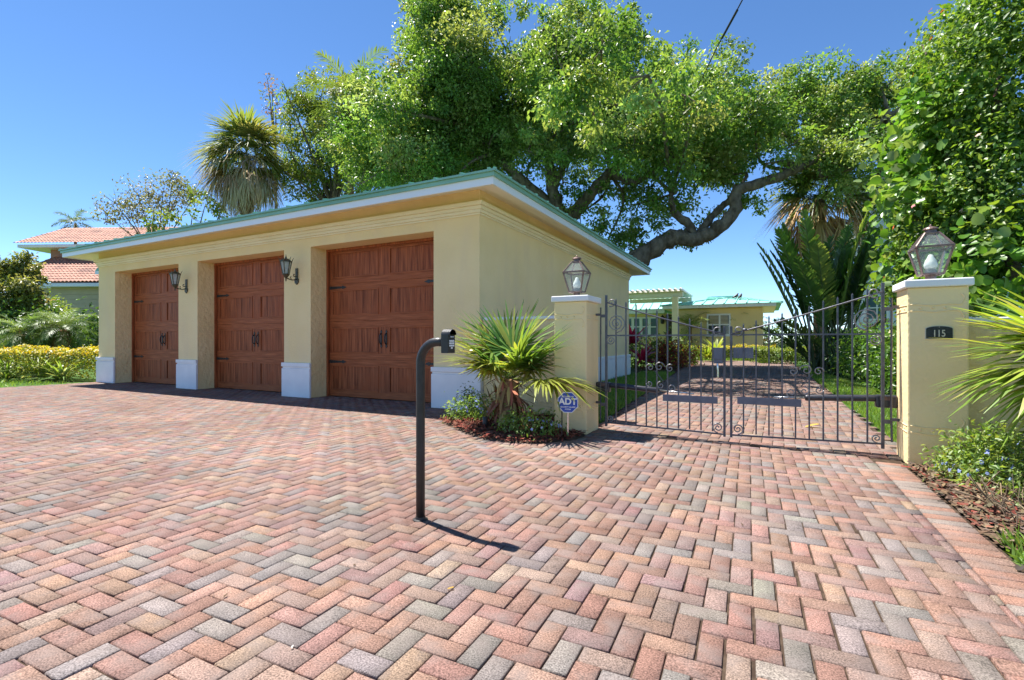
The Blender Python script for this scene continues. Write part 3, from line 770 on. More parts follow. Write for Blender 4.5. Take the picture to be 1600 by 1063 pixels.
# (azimuth, elevation, petiole, leaflet length, droop)
CAMAZ = 27.4     # azimuth of the photograph's right
fl = [(100, 62, .22, .62, .12), (60, 70, .22, .62, .15), (140, 52, .25, .62, .18), (20, 58, .24, .60, .18), (190, 50, .26, .62, .25), (230, 55, .22, .58, .25), (300, 52, .22, .55, .25),
      (170, 28, .28, .60, .3), (210, 22, .28, .56, .35), (260, 38, .22, .52, .4), (330, 35, .25, .55, .35), (0, 30, .3, .58, .35), (80, 40, .25, .55, .25), (40, 22, .30, .55, .4),
      (345, 8, .50, .56, .55), (10, 4, .46, .55, .6), (25, 12, .52, .58, .5), (320, 2, .36, .48, .7), (200, -4, .20, .40, .7)]
fl = [q for k, q in enumerate(fl) if k not in (1, 5, 6, 9, 12, 16, 17, 18)]
fl += [(250, 22, .24, .5, .4),  (15, 40, .28, .58, .3), (215, 38, .24, .58, .3), (165, 42, .24, .6, .25)]
for i, (az, el, pe, L, dr) in enumerate(fl):
    c = [(.24, .34, .05), (.31, .38, .06), (.36, .38, .07)] if el < 30 else [(.10, .22, .05), (.15, .28, .055), (.20, .32, .06)]
    if i in (11, 14): c = [(.40, .36, .08), (.38, .30, .08)]
    fan_frond(t, (-2.80 + rng.normal(0, .03), 5.33 + rng.normal(0, .03), .58 + .12 * max(0, min(1, (el + 10) / 60)) + rng.normal(0, .03)), az, el, pe * 1.1, L * 1.22, 38, 125 if el > 15 else 85, dr * .8, c, .040, 'gloss', tipcol=(.34, .38, .07))
for i in range(2):
    fan_frond(t, (-2.80, 5.33, .52), rng.uniform(200, 380), -42, .16, .40, 14, 40, .5, [(.24, .15, .07), (.26, .12, .08)], .022, 'dry', petcol=(.35, .2, .1))
# the palm reaching in from the right
t = thing("fan_palm", "fan palm with long drooping leaf tips in front of the number pillar's low wall", "palm", (1.98, 4.72, 0))
palm_trunk(t, (2.02, 4.74, 0), (1.98, 4.72, .95), .12, .09, 60, L=.3)
for i, (az, el, pe, L, dr) in enumerate([(205, 30, .25, .62, .25), (215, 10, .28, .66, .36), (190, 12, .28, .60, .35), (228, 0, .25, .66, .4), (200, -8, .25, .64, .5), (240, -12, .25, .6, .6), (215, -28, .22, .5, .7), (180, -8, .28, .6, .5),
                                        (150, 30, .25, .6, .3), (120, 40, .25, .6, .3), (60, 30, .25, .6, .3), (0, 30, .25, .6, .3), (300, 30, .25, .6, .3), (260, 30, .25, .6, .3), (230, 50, .22, .62, .2)]):
    fan_frond(t, (1.98, 4.72, .93), az, el, pe, L, 24, 105 if el > 5 else 80, dr * .75, [(.14, .26, .04), (.22, .34, .05), (.30, .40, .06)], .048, 'gloss', tipcol=(.40, .40, .10))

def pinnate(root, P, az, el, L, n, ll, droop, cols=GREEN, wd=.02, ang=55, m='gloss', name="frond", tpl='strap', rachis=(.22, .26, .08), rr=.012, vee=.35, fall=.4, start=.18, gap=0.0, plume=.0):
    P = Vector(P); a, e = R(az), R(el)
    hv = Vector((math.cos(a), math.sin(a), 0)); pts = []
    k = 14; p = P.copy(); el_ = e
    for i in range(k + 1):
        pts.append(p.copy()); p = p + (hv * math.cos(el_) + Vector((0, 0, math.sin(el_)))) * (L / k); el_ -= droop / k
    lb = LB(); lb.tube(pts, [rr * (1 - .8 * i / k) for i in range(k + 1)], rachis, 5)
    tt = np.linspace(start, .99, n); A = np.array([list(q) for q in pts]); idx = tt * k
    Q = np.stack([np.interp(idx, range(k + 1), A[:, j]) for j in range(3)], 1)
    T = unit(np.stack([np.gradient(Q[:, j]) for j in range(3)], 1)); s = np.array([-math.sin(a), math.cos(a), 0]); U = unit(np.cross(T, s)); U = np.where(U[:, 2:3] < 0, -U, U)
    base = hues(1, cols, .12)[0]
    for sg in (-1, 1):
        aa = np.radians(ang * (1 - .35 * tt)) + rng.normal(0, .06, n); pl_ = vee + rng.normal(0, .08 + plume, n)
        D = np.cos(aa)[:, None] * T + np.sin(aa)[:, None] * (sg * s[None] * np.cos(pl_)[:, None] + U * np.sin(pl_)[:, None])
        Ls = ll * np.sin(np.pi * np.clip(.12 + .85 * (tt - start) / (1 - start), 0, 1)) ** .6 * rnd(n, .88, 1.08)
        kp_ = rng.random(n) > gap
        N = U * .8 + np.array([0, 0, .4]) + rng.normal(0, .1, (n, 3))
        lb.add(Q[kp_], D[kp_], N[kp_], Ls[kp_], wd * rnd(kp_.sum(), .85, 1.1), base * rnd(kp_.sum(), .8, 1.2)[:, None], tpl, fall * rnd(kp_.sum(), .5, 1.4))
    return lb.build(name, M[m], root)

# cabbage palm behind the garage
def cabbage_palm(label, base, crown, nlive, ndead, Rf, seed, cols, dead):
    t = thing("cabbage_palm", label, "palm", base)
    palm_trunk(t, base, Vector(crown) + Vector((0, 0, -.2)), .26, .20, 0)
    for i in range(nlive):
        az = (i * 137.5) % 360; q = i / nlive; el = 76 - 84 * q
        fan_frond(t, Vector(crown) + Vector((0, 0, .15 - .3 * q)), az, el + rng.uniform(-12, 12), Rf * rng.uniform(.36, .56), Rf * rng.uniform(.5, .64), 36, rng.uniform(70, 110), .5 + .6 * q, cols, Rf * .032, 'leaf', cup=.2)
    for i in range(ndead):
        az = (i * 137.5 + 40) % 360; q = i / ndead
        fan_frond(t, Vector(crown) - Vector((0, 0, .2 + .5 * q)), az, 6 - 70 * q + rng.uniform(-24, 24), Rf * rng.uniform(.3, .58), Rf * rng.uniform(.42, .78), 20, rng.uniform(30, 75), rng.uniform(.5, 1.2), dead if q > .15 else dead + cols, Rf * .026, 'dry', cup=.15, petcol=(.3, .2, .12))
    return t
cb = at(385, 240, 25)
cabbage_palm("shaggy cabbage palm with a skirt of dead fronds behind the garage roof", (cb.x, cb.y, 0), tuple(cb), 32, 66, 2.25, 1,
             [(.17, .23, .06), (.22, .27, .08), (.28, .30, .11)], [(.48, .39, .26), (.38, .28, .17), (.54, .46, .33)])
cb = at(1282, 305, 21)
cabbage_palm("palm with straw-coloured dead skirt behind the banana-like leaves", (cb.x, cb.y, 0), tuple(cb), 16, 52, 2.3, 2,
             [(.18, .20, .05), (.14, .2, .05)], [(.62, .42, .21), (.52, .31, .16), (.66, .50, .29)])

# ------------------------------------------------------------------ broad-leaved trees
def crown(name, clumps, parent, dens, leaf, cols, m='leaf', sub=.42, tpl='rhomb', asp=.55, dropd=-.35, nsub=None, jit=.22, spread=.62):
    """clumps: (x, y, z, r); each holds many small leaf bunches spread through its volume"""
    lb = LB()
    for (x, y, z, r) in clumps:
        ns = nsub or max(6, int(16 * (r / 1.4) ** 2))
        dirs = sphere(ns); rad = r * rnd(ns, .25, 1.0) ** .6
        cs = np.array([x, y, z]) + dirs * rad[:, None] * np.array([1, 1, .85])
        rs = r * sub * rnd(ns, .6, 1.15)
        nl = np.maximum(4, (dens * rs ** 2 * rnd(ns, .5, 1.35)).astype(int))
        tone = hues(ns, cols, jit)
        i = np.repeat(np.arange(ns), nl); n = len(i)
        off = sphere(n) * (rnd(n, 0, 1) ** spread)[:, None] * rs[i][:, None] * np.array([1.15, 1.15, .8])
        P = cs[i] + off
        out = unit(off + .5 * dirs[i] * rs[i][:, None])
        N = unit(out * .55 + np.array([0, 0, .75]) + rng.normal(0, .45, (n, 3)))
        D = rng.normal(size=(n, 3)) + out * .8; D[:, 2] += dropd
        L = leaf * rnd(n, .65, 1.25)
        lb.add(P, D, N, L, L * asp, tone[i] * rnd(n, .82, 1.2)[:, None], tpl, .15)
    return lb.build(name, M[m], parent)
def limbs(parent, paths, name="trunk", m='bark'):
    b = MB()
    for pts, rad in paths:
        s = spline(pts, 6); rr = lerps(rad, len(s)); rr = [q * (1 + .08 * math.sin(i * 1.9) + random.uniform(-.05, .05)) for i, q in enumerate(rr)]
        s = [p + Vector((random.uniform(-.1, .1), random.uniform(-.1, .1), random.uniform(-.1, .1))) * q * 1.6 for p, q in zip(s, rr)]
        b.tube(s, rr, 10)
    return b.build(name, M[m], parent, smooth=True)
OAKN = [(954, 163, 14.3, 1.3), (992, 221, 16.9, 1.3), (1013, 118, 11.9, 1.0), (890, 120, 13.2, 1.2), (1046, 229, 17.4, 1.4), (1100, 235, 18.7, 1.5), (940, 80, 12.5, 1.0), (1070, 150, 14.5, 1.2)]
OAK = [(690, 55, 66), (650, 105, 50), (720, 120, 75), (655, 165, 62), (600, 165, 62), (565, 225, 62), (640, 240, 66), (720, 215, 75), (790, 170, 72), (790, 95, 45), (860, 105, 70), (905, 45, 50), (850, 45, 32), (945, 95, 60),
       (885, 180, 75), (825, 235, 42), (965, 180, 66), (1020, 125, 46), (1060, 105, 40), (1090, 165, 64), (1040, 215, 56), (1120, 225, 64), (1145, 120, 42), (1180, 175, 56), (1225, 145, 50), (1265, 185, 60), (1310, 150, 56),
       (1350, 205, 62), (1385, 135, 52), (1330, 265, 55), (1290, 245, 52), (1230, 232, 46), (1370, 300, 48), (1425, 120, 48), (1420, 215, 55), (930, 245, 38), (950, 375, 34), (905, 335, 30), (1000, 318, 40), (1060, 305, 42), (960, 285, 34), (1100, 325, 30), (1085, 368, 22),
       (1130, 75, 22), (975, 25, 26), (1165, 300, 26), (1240, 290, 24), (1345, 345, 30), (700, 5, 60), (760, 20, 42), (1020, 385, 20), (880, 285, 32), (765, 258, 40), (700, 285, 40), (640, 292, 36), (600, 250, 46), (750, 290, 34), (820, 292, 30), (850, 262, 32), (560, 290, 36), (935, 300, 26), (980, 350, 26), (955, 395, 18), (1010, 285, 28), (1040, 345, 20), (890, 255, 34), (1120, 280, 30), (1200, 255, 34)]
oak = thing("live_oak", "huge spreading live oak with thick curved limbs rising behind the garage", "tree", (-7.2, 20.6, 0))
cl = []
dsel = np.random.default_rng(5)
for k, (px_, py_, r_) in enumerate(OAK):
    d = 20.5 + dsel.uniform(-3.2, 3.2)
    if py_ > 270: d = 20 + dsel.uniform(-1.2, 1.2)
    p = at(px_, py_, d); cl.append((p.x, p.y, p.z, r_ * d / 763))
    if r_ > 55:
        d2 = d + (3.5 if d < 20.5 else -3.0); p = at(px_ + dsel.uniform(-15, 15), py_ + 12, d2); cl.append((p.x, p.y, p.z, r_ * .85 * d2 / 763))
OAKC = [(.13, .25, .05), (.165, .29, .06), (.21, .33, .075), (.10, .20, .04), (.27, .36, .12)]
for k in range(150):
    q = cl[dsel.integers(0, len(cl))]; u = sphere(1)[0]; u[2] = u[2] * .8
    rr_ = dsel.uniform(.32, .75); cl.append((q[0] + u[0] * q[3] * 1.12, q[1] + u[1] * q[3] * 1.12, q[2] + u[2] * q[3] * 1.12, rr_))
for px_, py_, d, r_ in OAKN: p = at(px_, py_, d); cl.append((p.x, p.y, p.z, r_))
crown("crown", cl, oak, 560, .155, OAKC, sub=.47)
A = lambda x, y, d=20.5: at(x, y, d)
T0 = Vector((-7.2, 20.6, -.1)); T1 = A(905, 440, 20.5)
paths = [([T0, T1 * .5 + T0 * .5, T1, A(898, 385)], [.75, .6, .55, .42]),
         ([A(898, 385), A(870, 320), A(862, 285), A(858, 240), A(850, 150)], [.40, .30, .24, .2, .1]),
         ([A(880, 345), A(905, 325), A(925, 300, 20), A(955, 270, 20), A(1000, 235, 20)], [.34, .28, .24, .2, .12]),
         ([A(880, 340), A(835, 300), A(800, 268), A(775, 240), A(740, 200)], [.3, .24, .2, .16, .1]),
         ([A(865, 290), A(880, 262), A(890, 220), A(905, 150)], [.2, .16, .12, .07]),
         ([A(955, 270, 20), A(990, 285, 19.5), A(1020, 268, 19.5), A(1045, 250, 19.5)], [.16, .14, .12, .08]),
         ([T1, A(965, 425, 19.5), A(1010, 398, 19), A(1050, 372, 18.8), A(1085, 374, 18.6), A(1120, 358, 18.4), A(1148, 330, 18.2), A(1152, 300, 18.2), A(1190, 285, 18), A(1240, 268, 18), A(1290, 240, 18)], [.46, .42, .38, .33, .27, .25, .23, .2, .18, .16, .09]),
         ([A(1085, 372, 18.6), A(1075, 350, 18.8), A(1052, 330, 19), A(1048, 300, 19)], [.2, .17, .14, .07]),
         ([A(1090, 370, 18.6), A(1115, 335, 18.8), A(1140, 312, 19), A(1150, 290, 19)], [.16, .14, .12, .08]),
         ([A(1290, 240, 18), A(1330, 220, 18), A(1390, 180, 18)], [.09, .08, .05])]
rs_ = np.random.default_rng(3)
nodes = [A(858, 240), A(850, 150), A(1000, 235, 20), A(740, 200), A(775, 240), A(905, 150), A(1152, 300, 18.2), A(1240, 268, 18), A(1290, 240, 18), A(1048, 300, 19), A(1390, 180, 18), A(955, 270, 20), A(1045, 250, 19.5)]
for (x, y, z, r) in cl:
    c = Vector((x, y, z)); nn = min(nodes, key=lambda q: (q - c).length)
    if (nn - c).length < 9 and r > .78:
        mid = nn.lerp(c, .5) + Vector(rs_.normal(0, .4, 3)); paths.append(([nn, mid, c], [.075, .055, .03]))
        for q in range(2):
            e = c + Vector(sphere(1)[0]) * r * .85; paths.append(([c, c.lerp(e, .5) + Vector(rs_.normal(0, .1, 3)), e], [.03, .02, .008]))
limbs(oak, paths)

def tree(name, label, cat, spots, depth, cols, leaf, dens, trunk_px, tr=.14, dj=1.2, group=None, m='leaf', sub=.42, asp=.5, trunkname="trunk", twigs=2, **kw):
    base = at(trunk_px[0], 534, depth); base.z = 0
    t = thing(name, label, cat, tuple(base), group); cl = []; ps = []
    fork = at(trunk_px[0], trunk_px[1], depth)
    ps.append(([base - Vector((0, 0, .1)), base.lerp(fork, .5) + Vector((.1, 0, 0)), fork], [tr, tr * .85, tr * .7]))
    for (a, c, r) in spots:
        d = depth + rng.uniform(-dj, dj); p = at(a, c, d); rad = r * d / 763; cl.append((p.x, p.y, p.z, rad))
        ps.append(([fork, fork.lerp(p, .5) + Vector(rng.normal(0, .12, 3)), p], [tr * .5, tr * .3, tr * .12]))
        for q in range(twigs):
            e = p + Vector(sphere(1)[0]) * rad; ps.append(([p, p.lerp(e, .55) + Vector(rng.normal(0, .05, 3)), e], [tr * .12, tr * .08, tr * .03]))
    limbs(t, ps, trunkname); crown("crown", cl, t, dens, leaf, cols, m, sub, asp=asp, **kw)
    return t
tree("feathery_tree", "pale green feathery tree between the cabbage palm and the oak", "tree",
     [(500, 150, 45), (470, 195, 42), (520, 215, 45), (475, 250, 40), (545, 155, 40), (510, 270, 40), (560, 275, 40), (450, 150, 26), (600, 285, 35), (540, 118, 25), (445, 225, 26), (440, 265, 26), (470, 290, 34), (505, 300, 36), (550, 230, 40), (590, 225, 34), (480, 165, 30), (570, 180, 32)], 27,
     [(.22, .30, .05), (.17, .25, .05), (.25, .31, .06), (.14, .22, .04)], .22, 330, (520, 330), .2, 1.6, asp=.36, dropd=-.9)
tree("rusty_tree", "tall thin-topped tree with rusty leaves beside the cabbage palm", "tree", [(425, 140, 17), (430, 165, 18), (418, 125, 11), (440, 185, 18), (422, 150, 14)], 31, [(.24, .13, .05), (.15, .19, .05), (.28, .17, .07)], .17, 160, (430, 230), .12, .8, sub=.5)
tree("sparse_tree", "thin sparse-leaved tree with bare twigs above the left end of the garage roof", "tree",
     [(180, 318, 26), (215, 305, 30), (255, 300, 32), (285, 290, 24), (205, 340, 24), (240, 330, 28), (165, 335, 16), (300, 312, 18), (270, 278, 14)], 30, [(.19, .20, .12), (.15, .18, .07), (.22, .24, .14)], .19, 75, (240, 400), .11, 1.0, sub=.6, twigs=11, nsub=16)
tree("bushy_tree", "rounded bright green bushy tree just over the left part of the garage roof", "tree", [(250, 342, 24), (320, 322, 28), (300, 340, 24), (235, 350, 16), (345, 330, 16)], 26, [(.15, .24, .03), (.20, .28, .04), (.11, .19, .03)], .22, 330, (300, 420), .14, .8)
tree("leafy_tree", "olive green leafy tree at the picture's edge before the tile-roofed house", "tree", [(8, 412, 26), (35, 425, 26), (12, 445, 32), (45, 452, 26), (20, 475, 32), (58, 440, 16), (-5, 485, 34), (50, 480, 24), (25, 500, 28), (-30, 420, 40), (-25, 460, 40), (55, 420, 12), (48, 405, 9), (30, 470, 22)], 25.5,
     [(.17, .21, .045), (.22, .26, .06), (.13, .17, .04), (.26, .26, .10)], .2, 620, (10, 520), .10, .6, nsub=16)
# queen palms half hidden in the canopy
def feather_palm(label, base, cr, n, L, ll, cols, tr=.16, seed=0, rz=0, el0=70, el1=-25, drp=1.3, plume=.25, group=None, shag=0, wd=.03, nl=34, name="feather_palm"):
    t = thing(name, label, "palm", tuple(base), group)
    palm_trunk(t, base, cr, tr, tr * .8, shag, cols=((.26, .15, .07), (.34, .2, .1), (.2, .12, .07)), L=.28)
    for i in range(n):
        q = i / max(1, n - 1); pinnate(t, cr, i * 137.5 + rz, el0 + (el1 - el0) * q, L * rng.uniform(.85, 1.08), nl, ll, drp * rng.uniform(.8, 1.2), cols, wd, 58, 'leaf', plume=plume)
    return t
c_ = at(548, 150, 25); feather_palm("plumy queen palm whose top shows beside the oak's left shoulder", (c_.x, c_.y, 0), c_, 16, 3.0, .75, [(.14, .22, .05), (.17, .26, .06)], .17, wd=.045)
c_ = at(118, 350, 47); feather_palm("small dark feather palm top above the tile-roofed house", (c_.x, c_.y, 0), c_, 14, 2.1, .6, [(.08, .13, .06), (.10, .16, .07)], .14, wd=.05)

# ------------------------------------------------------------------ the leafy mass behind the number pillar
def mass(name, label, cat, n, boxes, cols, leaf, asp, tpl, m='gloss', stems=(), flowers=None, group=None, loc=None, curve=.2):
    """boxes: ellipsoids (centre, radii, weight); leaves crowd near the shell in bunches"""
    t = thing(name, label, cat, loc or tuple(boxes[0][0][:2]) + (0,), group)
    lb = LB(); wsum = sum(b[2] for b in boxes)
    for c, r, wt in boxes:
        k = int(n * wt / wsum); nb = max(4, k // 26)
        d = sphere(nb); cen = np.array(c) + d * np.array(r) * (rnd(nb, .35, 1.0) ** .45)[:, None]
        i = rng.integers(0, nb, k); P = cen[i] + rng.normal(0, 1, (k, 3)) * leaf * 1.3
        P[:, 2] = np.maximum(P[:, 2], .02)
        N = unit(d[i] * .7 + np.array([0, 0, .6]) + rng.normal(0, .45, (k, 3))); D = rng.normal(size=(k, 3)) + d[i] * .5; D[:, 2] -= .35
        L = leaf * rnd(k, .6, 1.2); tone = hues(nb, cols, .16)
        lb.add(P, D, N, L, L * asp, tone[i] * rnd(k, .85, 1.18)[:, None], tpl, curve)
    lb.build("foliage", M[m], t)
    if stems: limbs(t, stems, "stems")
    if flowers:
        nf, fc, fs = flowers; fb = LB()
        for q in range(nf):
            c, r, _ = boxes[rng.integers(0, len(boxes))]; d = sphere(1)[0]; d[2] = abs(d[2]) * .8 + .1; d = unit(d)
            p = np.array(c) + d * np.array(r) * rng.uniform(.9, 1.1)
            a = rnd(5, 0, .3) + np.arange(5) * 2 * math.pi / 5
            u_ = unit(np.cross(d, [.3, .2, .9])); v_ = np.cross(d, u_)
            D = np.cos(a)[:, None] * u_ + np.sin(a)[:, None] * v_
            fb.add(np.tile(p, (5, 1)), D, d, fs, fs * .8, hues(1, fc, .12)[0], 'rhomb', .05)
        fb.build("blossoms", M['flower'], t)
    return t
SGC = [(.11, .25, .03), (.16, .32, .045), (.09, .20, .03), (.20, .35, .05), (.20, .30, .10)]
p = at
mass("sea_grape", "sea grape with big round leaves crowding over the number pillar", "shrub tree", 4200,
     [(tuple(p(1462, 300, 8.6)), (.72, .9, 1.1), 1.3), (tuple(p(1455, 410, 8.4)), (.55, .7, .8), 1), (tuple(p(1480, 240, 8.2)), (.9, .9, 1.1), 1.1), (tuple(p(1560, 420, 7.0)), (.9, .6, .6), .9), (tuple(p(1450, 210, 9.5)), (.6, .6, .9), .6)],
     SGC, .155, .95, 'round', stems=[([p(1450, 560, 8.5) * 1, p(1440, 420, 8.5), p(1420, 300, 8.6)], [.09, .07, .04]), ([p(1440, 460, 8.5), p(1480, 340, 8.3), p(1480, 240, 8.2)], [.07, .05, .03])])
mass("bougainvillea", "tall tangled bougainvillea wall with a few pink and orange blooms at the right edge", "vine", 34000,
     [(tuple(p(1560, 110, 7.8)), (1.15, 1.0, 1.5), 1.5), (tuple(p(1600, 290, 7.4)), (1.2, .9, 1.4), 1.5), (tuple(p(1500, 170, 8.6)), (.75, .9, 1.1), .9), (tuple(p(1500, 90, 9.4)), (.7, .8, 1.0), .7), (tuple(p(1510, 370, 8.0)), (1.0, .8, .9), 1), (tuple(p(1680, 180, 7.4)), (1.1, .9, 2.2), 1), (tuple(p(1470, 440, 8.2)), (.9, .6, .7), .6), (tuple(p(1590, 20, 8)), (1.0, .9, .9), .8)],
     [(.11, .22, .03), (.16, .29, .04), (.08, .17, .025), (.20, .31, .05)], .095, .62, 'rhomb', 'leaf', flowers=(46, [(.75, .30, .32), (.80, .22, .05), (.80, .52, .40)], .045),
     stems=[([Vector((3.2, 8.0, -.1)), p(1560, 330, 7.8), p(1560, 110, 7.8)], [.1, .07, .04]), ([p(1560, 330, 7.8), p(1500, 200, 8.6), p(1440, 70, 9)], [.05, .035, .015])])
# arching shoots against the sky
# ------------------------------------------------------------------ banana-like giant and beds behind the gate
gb = at(1298, 534, 16.5); gb.z = 0
t = thing("giant_strelitzia", "clump of giant dark paddle leaves with split edges behind the right gate leaf", "plant", tuple(gb))
st = np.random.default_rng(11)
for i in range(40):
    q = i / 39
    azl = CAMAZ + (0 if i % 2 else 180) + st.uniform(-42, 42); el = 89 - 22 * st.uniform(0, 1) ** 1.2; L = st.uniform(3.9, 5.6)
    if i > 29: el = st.uniform(36, 60); L = st.uniform(1.8, 3.2)
    c0 = [(.11, .21, .045), (.14, .25, .05), (.085, .17, .04), (.21, .30, .07)]
    if i == 39: c0 = [(.60, .20, .03)]; azl = CAMAZ + 5; el = 52; L = 2.6
    pinnate(t, gb + Vector((st.uniform(-.5, .5), st.uniform(-.4, .4), 0)), azl, el, L, 44, .50, st.uniform(.08, .42), c0, L * .62 / 40, 66, 'leaf', 'leaf_blade', 'wide', (.15, .20, .08), .04, .30, .12, .40, .03)
def tuft(name, label, cat, base, n, L, wd, cols, el=(35, 85), curve=.8, group=None, m='gloss', tpl='strap'):
    t = thing(name, label, cat, tuple(base), group); a = rnd(n, 0, 2 * math.pi); e = np.radians(rnd(n, *el))
    D = np.stack([np.cos(a) * np.cos(e), np.sin(a) * np.cos(e), np.sin(e)], 1); N = np.stack([-np.cos(a) * np.sin(e), -np.sin(a) * np.sin(e), np.cos(e)], 1)
    P = np.array(base)[None] + np.column_stack([np.cos(a), np.sin(a), 0 * a]) * L * .08
    LB().add(P, D, N, L * rnd(n, .6, 1.1), wd, hues(n, cols, .15), tpl, curve * rnd(n, .4, 1.3)).build("foliage", M[m], t)
    return t
def bush(name, label, cat, base, rx, ry, h, n, leaf, cols, asp=.5, tpl='rhomb', group=None, flowers=None, m='leaf'):
    return mass(name, label, cat, n, [((base[0], base[1], h * .48), (rx, ry, h * .52), 1)], cols, leaf, asp, tpl, m, (), flowers, group, (base[0], base[1], 0))
def clipped(name, label, cat, path, wd, h, n, leaf, cols, top, group=None):
    """clipped hedge along a path: leaves fill a rounded box; young growth on top is yellow"""
    t = thing(name, label, cat, (path[0][0], path[0][1], 0), group); pa = np.array(path, float); seg = np.linalg.norm(np.diff(pa, axis=0), axis=1); cs = np.concatenate([[0], np.cumsum(seg)])
    u = rnd(n, 0, cs[-1]); X = np.interp(u, cs, pa[:, 0]); Y = np.interp(u, cs, pa[:, 1])
    k = np.clip(np.searchsorted(cs, u) - 1, 0, len(seg) - 1); d = np.diff(pa, axis=0)[k] / seg[k][:, None]
    q = rnd(n, -1, 1); z = rnd(n, .0, 1) ** .7; shell = rng.random(n)
    q = np.where(shell < .45, np.sign(q) * rnd(n, .85, 1.02), q); z = np.where(shell >= .45, np.where(shell < .85, rnd(n, .9, 1.03), z), z)
    zz = h * z * (1 + .05 * np.sin(u * 3.1) + .03 * np.sin(u * 7.7)) * (1 - .10 * q ** 4)
    P = np.column_stack([X - d[:, 1] * q * wd / 2, Y + d[:, 0] * q * wd / 2, zz]) + rng.normal(0, .02, (n, 3))
    N = np.column_stack([-d[:, 1] * q * .6, d[:, 0] * q * .6, .3 + z]) + rng.normal(0, .4, (n, 3)); D = rng.normal(size=(n, 3)); D[:, 2] += .3
    L = leaf * rnd(n, .6, 1.2); col = hues(n, cols, .15); tc = hues(n, top, .15); yz = (z + rng.normal(0, .05, n)) > .93
    LB().add(P, D, N, L, L * .55, np.where(yz[:, None], tc, col), 'rhomb', .1).build("foliage", M['leaf'], t)
    return t
YEL = [(.55, .42, .03), (.48, .40, .04), (.38, .38, .04)]; GRN = [(.12, .20, .03), (.17, .25, .035), (.09, .16, .025)]; LIM = [(.25, .32, .04), (.20, .28, .04)]
RED = [(.30, .035, .03), (.20, .03, .03), (.36, .10, .04), (.10, .12, .03)]; ORG = [(.45, .16, .03), (.30, .20, .04), (.22, .06, .03), (.14, .18, .03)]
def xy(px_, d): q = at(px_, 534, d); return (q.x, q.y)
# beds left of the rear drive
tuft("cordyline", "vivid pink cordyline by the far corner of the garage wall", "plant", (*xy(988, 18.5), 1.0), 60, .85, .13, [(.55, .03, .13), (.62, .06, .20), (.40, .02, .08)], (10, 85), .7, m='leaf')
tuft("cordyline", "smaller pink cordyline low beside the croton hedge", "plant", (*xy(1003, 19), .35), 40, .75, .12, [(.60, .04, .16), (.50, .03, .10), (.40, .03, .07)], (10, 85), .7, m='leaf')
bush("croton", "dark red croton bush left of the rear drive", "shrub", xy(1030, 20), .75, .7, 1.0, 900, .17, RED, .35)
bush("croton", "red and bronze croton bush at the bend of the rear drive", "shrub", xy(1052, 21), .65, .7, .95, 900, .17, RED + [(.35, .13, .10)], .35)
bush("croton", "croton with orange and yellow leaves under the house window", "shrub", xy(1165, 31), 1.5, .8, 1.45, 900, .22, ORG, .4)
bush("croton", "mottled croton below the left palm by the house", "shrub", xy(1075, 31.5), 1.4, .8, 1.2, 700, .22, ORG + GRN, .4)
bush("green_shrub", "leafy green shrub against the far garage corner", "shrub", xy(1010, 20.8), 1.1, .7, 1.15, 1200, .15, GRN, .5)
bush("green_shrub", "round green shrub at the left bend of the rear drive", "shrub", xy(1064, 23), .8, .8, 1.1, 1000, .15, GRN + LIM, .5)
bush("silver_shrub", "pale silvery shrub to the right of the orange croton", "shrub", xy(1195, 31), .9, .8, 1.35, 600, .2, [(.25, .30, .22), (.32, .36, .28)], .4)
clipped("yellow_hedge", "low golden hedge in front of the house beyond the rear drive", "hedge", [xy(1046, 28), xy(1125, 28.5), xy(1210, 27)], .9, .80, 6500, .11, GRN, YEL)
clipped("green_hedge", "clipped green hedge right of the rear drive's far end", "hedge", [xy(1180, 25), xy(1225, 23.5), xy(1282, 22)], .9, .72, 5000, .11, GRN, LIM)
tuft("bromeliad", "bright lime rosette plant standing before the golden hedge", "plant", (*xy(1118, 26.5), .5), 46, .95, .14, [(.28, .36, .05), (.34, .40, .10)], (25, 85), .5, m='leaf')
tuft("bromeliad", "lime rosette plant lower and left of the bigger one", "plant", (*xy(1106, 26.2), .15), 40, .8, .12, [(.26, .34, .05), (.34, .38, .06)], (25, 85), .5, m='leaf')
for px_, d, lab in ((1078, 31, "small date palm left of the house window"), (1162, 31, "small date palm right of the house window")):
    q = Vector((*xy(px_, d), 0)); feather_palm(lab, q, q + Vector((0, 0, 1.95)), 17, 1.75, .5, [(.20, .30, .06), (.26, .34, .08), (.17, .26, .05)], .14, el0=75, el1=5, drp=1.2, plume=.1, wd=.035, group="small date palms before the house", shag=40, nl=26)
# the hedge row on the right behind the gate
for i, (px_, d, rx, h) in enumerate([(1300, 17.5, .9, 1.45), (1330, 14.2, .9, 1.4), (1362, 11.4, .85, 1.35), (1398, 9.2, .8, 1.3), (1440, 7.9, .75, 1.25)]):
    x, y = xy(px_, d)
    bush("hedge_shrub", ["dark glossy shrub farthest along the right lawn, near the paddle leaves", "dark glossy shrub second along the right lawn, before the low cream balustrade", "broad green shrub in the middle of the right lawn's shrub row", "fresh green shrub just behind the gate's scrolled hinge end", "green shrub hidden mostly by the number pillar"][i], "shrub", (x + .45, y), rx, rx, h, 2600, .12, [(.07, .16, .025), (.10, .20, .03), (.05, .12, .02), (.14, .25, .04)], .5, m='gloss', group="shrubs along the right lawn")
grass("lawn_right", [(1.24, 5.9), (2.6, 5.9), (2.4, 9), (1.9, 16), (1.5, 22), (1.24, 22)], 26000, .085, label="bright lawn strip right of the rear drive")
grass("lawn_left", [(-3.85, 6.3), (-1.95, 6.3), (-2.25, 11), (-2.75, 17.5), (-3.8, 17.5)], 20000, .08, label="lawn strip between the garage side and the rear drive")
